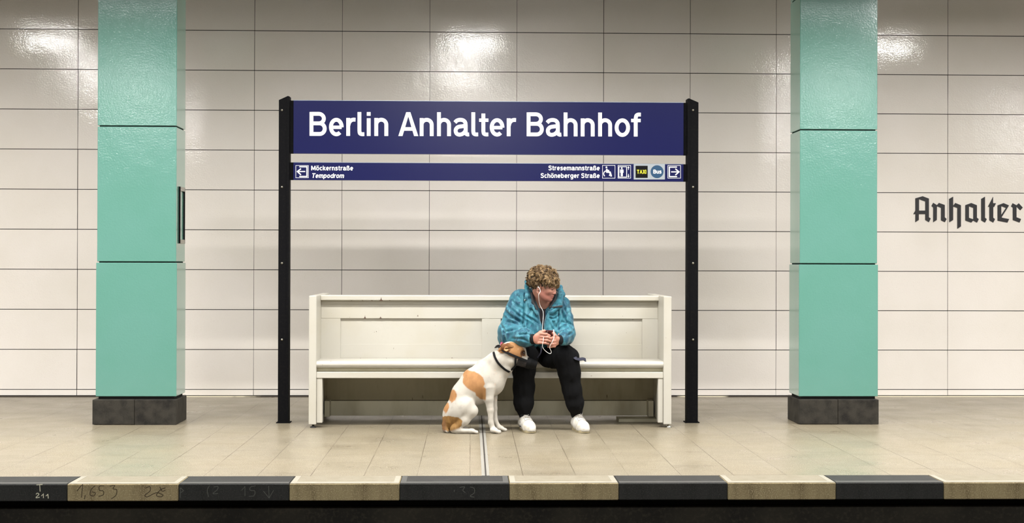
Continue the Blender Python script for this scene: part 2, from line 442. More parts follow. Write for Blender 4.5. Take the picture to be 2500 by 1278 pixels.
def curve(pts, k=8):
    """Catmull-Rom through the points"""
    P = [np.array(p, float) for p in pts]; P = [2*P[0]-P[1]]+P+[2*P[-1]-P[-2]]; out = []
    for i in range(1, len(P)-2):
        for j in range(k):
            t = j/k; a, b, c, d = P[i-1:i+3]
            out.append(.5*((2*b)+(c-a)*t+(2*a-5*b+4*c-d)*t*t+(3*b-a-3*c+d)*t**3))
    out.append(P[-2]); return out
def arc(cx, cy, rx, ry, a0, a1, n=14):
    return [(cx+rx*math.cos(math.radians(a0+(a1-a0)*i/n)), cy+ry*math.sin(math.radians(a0+(a1-a0)*i/n))) for i in range(n+1)]
def pxproj(Y):
    return lambda x, y: (lambda q: (q[0], q[2]))(at(x, y, Y))
BX0 = X_(164.0, EDGE_FRONT, 1180); BW = (X_(2304.5, EDGE_FRONT, 1180)-BX0)/8
for k in range(-3, 10):
    X0 = BX0+k*BW; X1 = X0+BW
    white = (k % 2 == 0)
    if k == -3: lab = 'outside the left of the photo, second one out'
    else: lab = where.get(k, 'outside')
    t = thing('platform_edge_block', ('white' if white else 'black')+' painted platform edge block '+lab, 'edge block', ((X0+X1)/2, EDGE_FRONT, BLOCK_Z), 'alternating platform edge blocks')
    pre = 'w' if white else 'b'
    b = MB(); b.box(X0+.001, X1-.001, EDGE_FRONT, EDGE_BACK, BLOCK_Z, -.0005, b=.004)
    ob = b.build('block_body', M[pre+'b_front'], t)
    g = .004; s = MB()
    s.box(X0+g, X1-g, EDGE_FRONT+g, EDGE_BACK-.002, -.001, .0003); s.build('top_face', M[pre+'b_top'], t)
    s = MB(); lw = .030
    s.box(X0+g, X1-g, EDGE_FRONT+g, EDGE_FRONT+g+.055, -.0005, .0012)
    if white or k in (3,):
        s.box(X0+g, X0+g+lw, EDGE_FRONT+g+.055, EDGE_BACK-.003, -.0005, .0012); s.box(X1-g-lw, X1-g, EDGE_FRONT+g+.055, EDGE_BACK-.003, -.0005, .0012)
    s.build('edge_line', M[pre+'b_line'], t)
    pj = pxproj(EDGE_FRONT); yf = EDGE_FRONT
    c = MB()
    if k == -1:
        for q in ([(89, 1185), (104, 1184)], [(97, 1185), (98, 1201)], curve([(88, 1208), (91, 1205), (95, 1208), (88, 1216), (97, 1215)]), [(101, 1212), (106, 1207), (106, 1217)], [(112, 1212), (117, 1208), (118, 1218)]):
            c = MB(); stroke_mesh(c, q, 1.7, yf, pj); c.build('chalk_mark', M['chalk'], t)
    if k == 0:
        for q in ([(188, 1200), (198, 1187), (202, 1184), (199, 1216)], [(208, 1210), (206, 1220)], curve([(232, 1187), (223, 1196), (220, 1208), (228, 1212), (233, 1205), (224, 1202)]), curve([(254, 1187), (243, 1188), (243, 1198), (252, 1200), (252, 1209), (241, 1213)]),
                  curve([(268, 1188), (280, 1186), (276, 1194), (285, 1197), (283, 1210), (272, 1219)]), curve([(355, 1193), (366, 1189), (366, 1200), (354, 1210), (360, 1214), (376, 1206), (385, 1204), (398, 1210), (392, 1214), (382, 1210), (392, 1197), (404, 1192)]), curve([(390, 1190), (396, 1200), (404, 1198)])):
            c = MB(); stroke_mesh(c, q, 1.8, yf, pj); c.build('crayon_mark', M['dark_crayon'], t)
    if k == 1:
        for q in ([(440, 1216), (441, 1192), (438, 1196)], [(441, 1192), (448, 1199), (441, 1204)], curve([(511, 1187), (506, 1198), (509, 1214)]), curve([(522, 1190), (532, 1189), (530, 1197), (520, 1206), (532, 1206)]), [(590, 1198), (598, 1189), (598, 1212)],
                  curve([(624, 1187), (612, 1190), (611, 1198), (622, 1200), (620, 1211), (608, 1213)]), [(656, 1187), (657, 1217)], [(643, 1200), (657, 1217), (668, 1198)]):
            c = MB(); stroke_mesh(c, q, 1.3, yf, pj); c.build('chalk_mark', M['faint_chalk'], t)
    if k == 3:
        for q in (curve([(1122, 1191), (1134, 1190), (1130, 1198), (1136, 1204)]), curve([(1148, 1190), (1157, 1193), (1158, 1204), (1148, 1212), (1158, 1215)]), [(1109, 1197), (1109, 1202)]):
            c = MB(); stroke_mesh(c, q, 1.5, yf, pj); c.build('chalk_mark', M['faint_chalk'], t)

# ------------------------------------------------------------------ pillars
def pillar(xl, xr, side, label):
    Yf, Yb = 10.705, 11.03
    PYf, PYb = 10.672, 11.055
    a = X_(xl, Yf); b_ = X_(xr, Yf); cx = (a+b_)/2
    t = thing('pillar', label, 'pillar', (cx, Yf+.16, 0))
    core = MB(); core.box(a+.012, b_-.012, Yf+.012, Yb-.012, .0, 4.15); core.build('core', M['dark_gap'], t)
    zs = [.196, 1.206, 2.218, 3.232, 4.15]
    for i in range(4):
        g = 0.0 if i else .006                     # lowest panels stand a touch proud
        p = MB(); p.box(a-g, b_+g, Yf-g*.5, Yb, zs[i]+(.006 if i else .012), zs[i+1]-.003, b=.003); po = p.build('panel', [M['teal'], M['teal_side']], t)
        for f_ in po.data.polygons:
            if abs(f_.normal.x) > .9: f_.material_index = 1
    pl = MB(); x0 = a-.022; x1 = b_+.012 if side < 0 else b_+.004; xm = x0+(x1-x0)*.5
    if side > 0: x0 = a-.012; xm = x0+(x1-x0)*.49
    pl.box(x0, xm-.001, PYf, PYf+.05, .003, .187, b=.003); pl.box(xm+.001, x1, PYf, PYf+.05, .0, .187, b=.003)
    pl.box(x0, x0+.04, PYf+.052, PYb, 0, .187, b=.003); pl.box(x1-.04, x1, PYf+.052, (PYf+PYb)/2+.04, 0, .187, b=.003); pl.box(x1-.04, x1, (PYf+PYb)/2+.043, PYb, 0, .187, b=.003)
    pl.box(x0+.03, x1-.03, PYf+.03, PYb-.004, .0, .184)
    pl.build('plinth', M['plinth'], t)
    if side < 0:
        xs = b_+.0005; fr = MB(); y0, y1 = Yf+.085, Yf+.275; z0, z1 = Z_(597, Yf+.1), Z_(459, Yf+.1)
        fr.box(xs-.001, xs+.010, y0, y0+.018, z0, z1); fr.box(xs-.001, xs+.010, y1-.018, y1, z0, z1)
        fr.build('display_frame', M['black_metal'], t)
        cp = MB(); cp.box(xs-.001, xs+.011, y0+.017, y1-.017, z0, z0+.03); cp.box(xs-.001, xs+.011, y0+.017, y1-.017, z1-.03, z1); cp.build('frame_end', M['steel'], t)
    return t
pillar(237.0, 430.0, -1, 'teal enamel pillar left of the station sign, slim black frame on its side')
pillar(1952.5, 2141.5, 1, 'teal enamel pillar right of the station sign, beside the wall lettering')

# ------------------------------------------------------------------ blackletter on the wall
AO = (2160.0, 440.0); AS = 7.353
def bl(pts): return [(AO[0]+x/AS, AO[1]+y/AS) for x, y in pts]
LETTERS = {
 'A': [[(549,328),(680,290),(793,332),(793,668),(826,690),(793,757),(727,716),(727,612),(612,612),(612,716),(549,757),(549,612),(512,612),(549,550)], [(616,344),(616,548),(727,548),(727,384)]],
 'n': [[(870,408),(938,450),(973,410),(1078,447),(1078,668),(1112,700),(1080,757),(1010,722),(1010,500),(938,470),(935,716),(870,757),(870,492),(838,466)]],
 'h': [[(1157,338),(1228,298),(1228,462),(1268,412),(1368,452),(1368,832),(1303,875),(1303,500),(1228,472),(1228,716),(1160,757)]],
 'a': [[(1447,450),(1553,412),(1655,452),(1655,675),(1688,702),(1657,764),(1588,728),(1553,764),(1447,726)], [(1512,470),(1512,678),(1590,704),(1590,500)]],
 'l': [[(1732,338),(1800,298),(1800,675),(1832,702),(1800,764),(1732,724)]],
 't': [[(1945,300),(1945,414),(1998,416),(1964,484),(1948,484),(1948,675),(1980,702),(1948,764),(1878,724),(1878,480),(1852,478)]],
 'e': [[(2025,455),(2133,414),(2232,455),(2098,668),(2113,678),(2234,700),(2203,764),(2025,730)], [(2092,468),(2092,625),(2176,500)]],
 'r': [[(2296,416),(2366,452),(2406,416),(2478,494),(2432,545),(2366,478),(2366,668),(2448,700),(2420,764),(2298,718),(2298,496),(2268,472)]],
}
def poly_with_hole(outer, hole):
    """bridge the hole into the outer outline at the closest pair"""
    def area(p): return sum(p[i][0]*p[(i+1) % len(p)][1]-p[(i+1) % len(p)][0]*p[i][1] for i in range(len(p)))/2
    if hole is None: return outer
    if area(outer)*area(hole) > 0: hole = hole[::-1]
    best = min(((math.dist(o_, h_), i, j) for i, o_ in enumerate(outer) for j, h_ in enumerate(hole)))
    _, i, j = best
    return outer[:i+1]+hole[j:]+hole[:j+1]+outer[i:]
from mathutils.geometry import tessellate_polygon
wl = thing('wall_lettering', 'black blackletter word Anhalter on the white tiled wall', 'lettering', tuple(at(2360, 520, WY-.008)))
for ch in 'AnhaLter':
    ch = ch.lower() if ch != 'A' else 'A'
    loops = [bl(q) for q in LETTERS[ch]]
    pj = pxproj(WY-.008)
    lv = [[pj(*p) for p in q] for q in loops]
    flat = [p for q in lv for p in q]
    tris = tessellate_polygon([[Vector((p[0], p[1], 0)) for p in q] for q in lv])
    mb = MB(); y0, y1 = WY-.0095, WY-.004
    n = len(flat)
    mb.add([(p[0], y0, p[1]) for p in flat]+[(p[0], y1, p[1]) for p in flat], [tuple(t) for t in tris]+[tuple(i+n for i in t) for t in tris])
    st = 0
    for q in lv:
        m_ = len(q)
        mb.f += [(st+i, st+(i+1) % m_, st+(i+1) % m_+n, st+i+n) for i in range(m_)]; mb.m += [0]*m_; mb.smooth += [False]*m_; st += m_
    mb.build('letter', M['wall_letter'], wl)

# ------------------------------------------------------------------ station sign
SYF = 10.80                                   # front face of the sign panels
sg = thing('station_sign', 'navy station name sign on two black posts behind the bench', 'sign', (X_(1192, SYF), SYF, 0))
def post(x0, x1, inner):
    Yp = 10.785
    a, b_ = X_(x0, Yp), X_(x1, Yp); zt = Z_(247, Yp); zi = Z_(237, Yp)
    m_ = MB()
    if inner > 0: m_.prism([(a, 0), (b_, 0), (b_, zi-.004), (b_-.012, zi), (a, zt)], Yp, Yp+.09)
    else: m_.prism([(a, 0), (b_, 0), (b_, zt), (a+.012, zi), (a, zi-.004)], Yp, Yp+.09)
    # raised edge of the rolled section
    if inner > 0: m_.box(b_-.018, b_-.0005, Yp-.006, Yp, 0, zi-.006)
    else: m_.box(a+.0005, a+.018, Yp-.006, Yp, 0, zi-.006)
    m_.box(a-.012, b_+.012, Yp-.01, Yp+.1, 0, .006)
    p = m_.build('post', M['black_metal'], sg)
    for y in (269, 457, 643, 830):
        c = at((x0+x1)/2-(4 if inner > 0 else -1), y, Yp)
        s = MB(); s.tube([c+np.array([0, -.004, 0]), c+np.array([0, .004, 0])], .0085, 12)
        s.build('bolt', M['bolt'], p)
post(679.5, 705.5, 1); post(1677.5, 1704.5, -1)
def panel(y0, y1, name):
    z1, z0 = Z_(y0, SYF), Z_(y1, SYF); a, b_ = X_(715.5, SYF), X_(1668, SYF)
    m_ = MB(); m_.box(a, b_, SYF, SYF+.05, z0, z1-.0035)
    p = m_.build(name, M['navy'], sg)
    e = MB(); e.box(a, b_, SYF+.001, SYF+.05, z1-.0035, z1); e.build('top_edge', M['sign_edge'], p)
    for u0, u1 in ((X_(705, SYF), a), (b_, X_(1678, SYF))):
        c = MB(); c.box(u0, u1, SYF+.012, SYF+.05, z0+.001, z1-.002); c.build('end_bracket', M['black_metal'], p)
    return p
p1 = panel(247, 377, 'name_panel'); p2 = panel(398, 441.5, 'direction_panel')
# name lettering, drawn stroke by stroke
SW = 43.0
GL = {
 'B': [[(22,0),(22,270)], [(22,249),(105,249)]+arc(105,195,57,54,90,-90)+[(22,141)], [(22,141),(115,141)]+arc(115,81,57,60,90,-90)+[(22,21)]],
 'e': [[(24,97),(143,97)], arc(83,100,61,82,-2,311,30)],
 'r': [[(22,0),(22,203)], curve([(24,118),(34,152),(56,176),(80,184),(105,183)])],
 'l': [[(22,270),(22,60)]+curve([(22,55),(28,30),(48,20),(77,20)])],
 'i': [[(22,0),(22,200)], [(22,228),(22,270)]],
 'n': [[(22,0),(22,203)], arc(79,128,57,56,180,0)+[(136,0)]],
 'A': 'poly',
 'M': [[(22,0),(22,262)], [(30,262),(125,36)], [(125,36),(220,262)], [(228,0),(228,262)]], 'c': [arc(83,100,61,82,46,314,24)],
 'k': [[(22,0),(22,270)], [(28,84),(140,200)], [(62,122),(150,0)]],
 's': [curve([(128,158),(100,181),(65,185),(32,168),(28,135),(60,112),(100,98),(124,70),(112,35),(75,18),(40,20),(12,46)])],
 '\u00df': [[(22,0),(22,195)]+curve([(22,200),(35,238),(75,252),(113,238),(124,203),(105,168),(88,148)]), curve([(88,148),(125,122),(150,84),(140,40),(108,19),(72,22)])],
 'T': [[(0,249),(200,249)], [(100,0),(100,249)]],
 'm': [[(22,0),(22,203)], arc(75,128,53,56,180,0)+[(128,0)], arc(181,128,53,56,180,0)+[(234,0)]],
 'p': [[(22,-70),(22,203)], arc(85,100,63,83,0,360,28)], 'd': [[(150,0),(150,270)], arc(87,100,65,83,0,360,28)], 'b': [[(22,0),(22,270)], arc(85,100,63,83,0,360,28)],
 'g': [arc(85,104,63,80,0,360,28), [(148,203),(148,-10)]+curve([(148,-15),(135,-48),(100,-62),(60,-60),(25,-44)])],
 'S': [curve([(166,212),(135,243),(90,251),(46,236),(28,200),(45,165),(90,145),(140,124),(165,84),(150,40),(105,19),(60,21),(16,54)])],
 'u': [[(22,203),(22,80)]+curve([(22,75),(35,36),(70,18),(106,28),(136,62)]), [(136,203),(136,0)]], 'X': [[(15,0),(195,270)], [(195,0),(15,270)]], 'I': [[(22,0),(22,270)]],
 '\u00f6': [arc(87,100,65,83,0,360,28), [(50,236),(50,276)], [(126,236),(126,276)]],
 'h': [[(22,0),(22,270)], arc(79,128,57,56,180,0)+[(136,0)]],
 'a': [curve([(14,154),(36,176),(72,185),(108,178),(130,155),(135,120)])+[(135,55)]+curve([(135,50),(140,28),(155,19),(174,20)]), curve([(135,118),(98,112),(52,104),(27,82),(22,55),(34,28),(62,17),(96,24),(122,45),(135,68)])],
 't': [[(48,256),(48,60)]+curve([(48,55),(54,30),(74,20),(104,20)]), [(0,181),(105,181)]],
 'o': [arc(87,100,65,83,0,360,32)],
 'f': [[(52,0),(52,205)]+curve([(52,208),(60,236),(80,248),(110,248)]), [(0,181),(108,181)]],
}
GWID = {'B': 192, 'e': 165, 'r': 105, 'l': 72, 'i': 44, 'n': 158, 'A': 225, 'h': 158, 'a': 174, 't': 105, 'o': 174, 'f': 108, 'M': 250, 'c': 146, 'k': 158, 's': 142, '\u00df': 172, 'T': 200, 'm': 256, 'p': 170, 'd': 172, 'b': 170, 'g': 170, 'S': 185, 'u': 158, 'X': 210, 'I': 44, '\u00f6': 174, ' ': 60}
A_OUT = [(0,0),(89,270),(136,270),(225,0),(178,0),(160,60),(65,60),(47,0)]; A_HOLE = [(112.5,222),(77,100),(148,100)]
def flat_loops(mb, loops, y0, y1):
    flat = [q for l in loops for q in l]; n = len(flat)
    tris = tessellate_polygon([[Vector((q[0], q[1], 0)) for q in l] for l in loops])
    mb.add([(q[0], y0, q[1]) for q in flat]+[(q[0], y1, q[1]) for q in flat], [tuple(t) for t in tris]+[tuple(i+n for i in t) for t in tris]); base = len(mb.v)-2*n; st = 0
    for l in loops:
        k = len(l); mb.f += [(base+st+i, base+st+(i+1) % k, base+st+(i+1) % k+n, base+st+i+n) for i in range(k)]; mb.m += [0]*k; mb.smooth += [False]*k; st += k
place = [('B',443),('e',663),('r',858),('l',985),('i',1090),('n',1175),('A',1447),('n',1688),('h',1884),('a',2073),('l',2272),('t',2360),('e',2480),('r',2672),
         ('B',2897),('a',3115),('h',3315),('n',3508),('h',3705),('o',3892),('f',4078)]
pj = pxproj(SYF)
for ch, x0 in place:
    mb = MB()
    pr = lambda u, v, x0=x0: pj(660+(x0+u)/4.63, 220+(518-v)/4.63+ (660+(x0+u)/4.63-753)*.0021)
    if ch == 'A': flat_loops(mb, [[pr(*q) for q in A_OUT], [pr(*q) for q in A_HOLE]], SYF-.0012, SYF+.0004)
    for st in (GL[ch] if ch != 'A' else []):
        stroke_mesh(mb, st, SW if len(st) > 2 or st[0][0] == st[1][0] or ch == 'A' else 38, SYF, pr, t=.001)
    mb.build('letter', M['sign_white'], p1)
# small lettering in the same drawn letters
def small_text(txt, x0, x1, ybase, cap, parent, mat, name='text_line', slant=0.0, w=52):
    mb = MB(); tot = sum(GWID[c]+36 for c in txt)-36; sx = (x1-x0)/tot; sy = cap/270.0; u0 = 0
    for c in txt:
        P_ = lambda u, v, u0=u0: (x0+(u0+u+slant*v)*sx, ybase-v*sy+(u0+u)*sx*.0021)
        if c == 'A': flat_loops(mb, [[pj(*P_(*q)) for q in A_OUT], [pj(*P_(*q)) for q in ((112.5, 205), (82, 104), (143, 104))]], SYF-.0018, SYF+.0004)
        elif c != ' ':
            mb.layer = 4
            for st in GL[c]: stroke_mesh(mb, [P_(*q) for q in st], w*(sx+sy)/2, SYF, pj, t=.001)
        u0 += GWID[c]+36
    return mb.build(name, mat, parent)
small_text('M\u00f6ckernstra\u00dfe', 760, 862, 416.2, 11.3, p2, M['sign_white'])
small_text('Tempodrom', 760.5, 839, 434.8, 11.3, p2, M['sign_white'], slant=.2)
small_text('Stresemannstra\u00dfe', 1339, 1464, 416, 11.3, p2, M['sign_white'])
small_text('Sch\u00f6neberger Stra\u00dfe', 1320, 1464, 434.6, 11.3, p2, M['sign_white'])
def rect(cx0, cy0, cx1, cy1): return [(cx0, cy0), (cx1, cy0), (cx1, cy1), (cx0, cy1)]
def pic(name, strokes, polys=(), mat='sign_white'):
    mb = MB()
    for pts, w, *cl in strokes: stroke_mesh(mb, pts, w, SYF, pj, t=.001, closed=bool(cl and cl[0]))
    for pts in polys: mb.prism([pj(*q) for q in pts], SYF-.001, SYF)
    return mb.build(name, M[mat], p2)
# crop units -> pixels
L1 = lambda pts: [(660+x/4.63, 220+y/4.63) for x, y in pts]
R1 = lambda pts: [(1200+x/4.63, 220+y/4.63) for x, y in pts]
pic('left_arrow_pictogram', [(L1(rect(288, 854, 430, 993)), .9, True), (L1([(328, 868), (414, 868), (414, 978), (328, 978)]), 2.7), (L1([(310, 922), (394, 922)]), 2.6), (L1([(346, 890), (306, 922), (346, 960)]), 2.8)])
pic('right_arrow_pictogram', [(R1(rect(1993, 854, 2137, 997)), .9, True), (R1([(2096, 872), (2010, 872), (2010, 980), (2096, 980)]), 2.7), (R1([(2030, 926), (2114, 926)]), 2.6), (R1([(2078, 892), (2118, 926), (2078, 962)]), 2.8)])
pic('wheelchair_pictogram', [(R1(rect(1254, 853, 1396, 997)), .9, True), (R1(arc(1303, 948, 36, 34, 130, 400, 20)), 2.2), (R1([(1302, 892), (1304, 928), (1340, 930), (1354, 978)]), 3.6), (R1([(1304, 905), (1330, 912)]), 2.4)], [R1(arc(1299, 874, 10, 10, 0, 350, 12))])
pic('lift_pictogram', [(R1(rect(1430, 853, 1573, 997)), .9, True), (R1(rect(1440, 868, 1527, 985)), 1.6, True), (R1([(1548, 902), (1548, 870)]), 1.4), (R1([(1540, 880), (1548, 868), (1556, 880)]), 1.6), (R1([(1548, 950), (1548, 980)]), 1.4), (R1([(1540, 972), (1548, 984), (1556, 972)]), 1.6),
    (R1([(1466, 905), (1466, 975)]), 2.4), (R1([(1478, 905), (1478, 975)]), 2.4), (R1([(1458, 902), (1457, 936)]), 1.8), (R1([(1487, 902), (1488, 936)]), 1.8)], [R1(arc(1472, 884, 9, 9, 0, 350, 12)), R1(rect(1458, 898, 1487, 935))])
fieldm = MB(); fieldm.prism([pj(*q) for q in R1(rect(1607, 838, 1960, 1012))], SYF-.0008, SYF); gf = fieldm.build('grey_field', M['sign_grey'], p2)
tx = MB(); tx.prism([pj(*q) for q in R1(rect(1628, 857, 1765, 994))], SYF-.0014, SYF); tx.build('taxi_field', M['sign_black'], p2)
bs = MB(); bs.prism([pj(*q) for q in R1(arc(1871, 924, 73, 73, 0, 355, 40))], SYF-.0014, SYF); bs.build('bus_disc', M['sign_blue'], p2)
small_text('TAXI', 1555, 1577.5, 424.5, 9.5, p2, M['sign_yellow'], 'taxi_text')
small_text('Bus', 1595, 1614.5, 424, 9.3, p2, M['sign_white'], 'bus_text', w=56)

# ------------------------------------------------------------------ bench
BF = 10.47
bn = thing('bench', 'long cream painted wooden bench with closed ends and chipped paint', 'bench', (X_(1197, BF), BF+.3, 0))
bxl0, bxl1 = X_(754.5, BF), X_(773, BF); bxr0, bxr1 = X_(1620.5, BF), X_(1640, BF)
ztop = Z_(723.5, BF); SEAT = .487
for (a, b_) in ((bxl0, bxl1), (bxr0, bxr1)):
    m_ = MB(); m_.box(a, b_, BF, 11.42, .024, ztop, b=.004)
    e = m_.build('end_panel', M['white_paint'], bn)
    for yy in (BF+.03, 11.36):
        s = MB(); cx = (a+b_)/2+(.003 if a < 0 else .012); s.lathe([(.009, .03), (.009, .012), (.022, .006), (.024, .0)][::-1], (cx, yy, 0), 16); s.build('foot', M['foot'] if a < 0 else M['steel'], e)
for (a, b_) in ((bxl1+.001, X_(787.5, BF)), (X_(1607.5, BF), bxr0-.001)):
    m_ = MB(); m_.box(a, b_, BF+.012, BF+.08, .035, .372, b=.003); m_.build('leg', M['white_paint'], bn)
# seat with rounded nose
prof = [(10.80, SEAT-.048), (BF+.016, SEAT-.048)]+[(BF+.006+.0+.024-.026*math.cos(a), SEAT-.024+.024*math.sin(a)) for a in [math.radians(x) for x in (-60, -35, -10, 15, 40, 65, 90)]]+[(10.80, SEAT)]
m_ = MB(); m_.prism_x(prof, bxl1, bxr0, sm=False); m_.build('seat', M['white_paint'], bn)
m_ = MB(); m_.box(bxl1, bxr0, BF+.045, BF+.08, .40, SEAT-.048); m_.build('apron', M['bench_shaded'], bn)
m_ = MB(); m_.box(bxl1, bxr0, BF+.006, BF+.05, Z_(924.5, BF), Z_(909.5, BF), b=.003); m_.build('front_rail', M['white_paint'], bn)
# backrest
BY = 10.795
m_ = MB(); m_.box(X_(779, BF+.2), X_(1619, BF+.2), BY-.045, BY+.10, Z_(735, BY-.045), ztop-.002, b=.006); m_.build('top_rail', M['white_paint'], bn)
zb1 = Z_(778.5, BY); zlow = Z_(841, BY+.02)
m_ = MB()
m_.box(bxl1, bxr0, BY+.018, BY+.05, SEAT-.02, Z_(733, BY))                  # recessed boards
m_.box(bxl1, bxr0, BY, BY+.03, zb1, Z_(733, BY), b=.002)                    # upper board
m_.box(bxl1, bxr0, BY+.012, BY+.03, SEAT-.01, zlow, b=.001)                 # lower board
m_.box(bxl1, X_(831.5, BY), BY+.001, BY+.03, SEAT-.01, zb1-.0008, b=.0008); m_.box(X_(1177, BY), X_(1223, BY), BY+.001, BY+.03, SEAT-.01, zb1-.0008, b=.0008); m_.box(X_(1568.5, BY), bxr0, BY+.001, BY+.03, SEAT-.01, zb1-.0008, b=.0008)
br = m_.build('backrest', M['white_paint'], bn)
# paint chips
def chip(x, y, w, h, Y):
    q = at(x, y, Y); px = Y/FPX; m_ = MB()
    m_.prism([(q[0]-w*px/2, q[2]), (q[0]+w*px/2, q[2]), (q[0]+w*px*.15, q[2]+h*px*.35), (q[0]+w*px*.03, q[2]+h*px), (q[0]-w*px*.12, q[2]+h*px*.4)], Y-.0012, Y+.001)
    m_.build('paint_chip', M['chip'], br)
for x, y, w, h in ((891, 778, 6, 8), (929, 778, 8, 5)): chip(x, y, w, h, BY)
chip(930.5, 735, 9, 9, BY-.045)
for x, y, w, h in ((885, 735, 5, 1.5), (908, 735, 7, 1.6), (858, 735, 4, 1.2)): chip(x, y, w, h, BY-.045)
for x, y in ((943.5, 876), (995.5, 877), (1007.5, 877), (880, 876)): chip(x, y, 4, 1.8, BY)
chip(919, 811, 2.2, 2.5, BY+.018); chip(1020, 773, 3.5, 4.5, BY)
m_ = MB(); PY2 = 11.07
zt2, zg = .40, Z_(978.5, PY2)
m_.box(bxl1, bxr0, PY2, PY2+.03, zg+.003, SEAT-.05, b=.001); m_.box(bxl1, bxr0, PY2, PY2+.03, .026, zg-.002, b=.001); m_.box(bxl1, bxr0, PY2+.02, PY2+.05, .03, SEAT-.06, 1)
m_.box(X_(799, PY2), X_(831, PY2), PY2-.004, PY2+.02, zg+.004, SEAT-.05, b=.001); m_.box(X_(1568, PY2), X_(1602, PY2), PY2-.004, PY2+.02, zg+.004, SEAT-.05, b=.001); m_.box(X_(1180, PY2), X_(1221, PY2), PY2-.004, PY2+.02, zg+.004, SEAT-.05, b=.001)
m_.build('lower_panel', [M['bench_shaded'], M['dark_gap']], bn)
for u0 in (bxl1+.012, bxr0-.05):
    m_ = MB(); m_.box(u0, u0+.038, PY2-.12, PY2, .03, .15); m_.build('corner_block', M['bench_shaded'], bn)
m_ = MB(); m_.box(bxl1, bxr0, BY+.05, 11.42, .40, SEAT); m_.build('rear_seat', M['white_paint'], bn)
m_ = MB(); m_.box(X_(1507, 11.0), X_(1606, 11.0), 10.86, 11.05, .0, .022); tag(m_.build('kick_board', M['bench_shaded'], bn), 'dark strip of board on the floor under the seat')

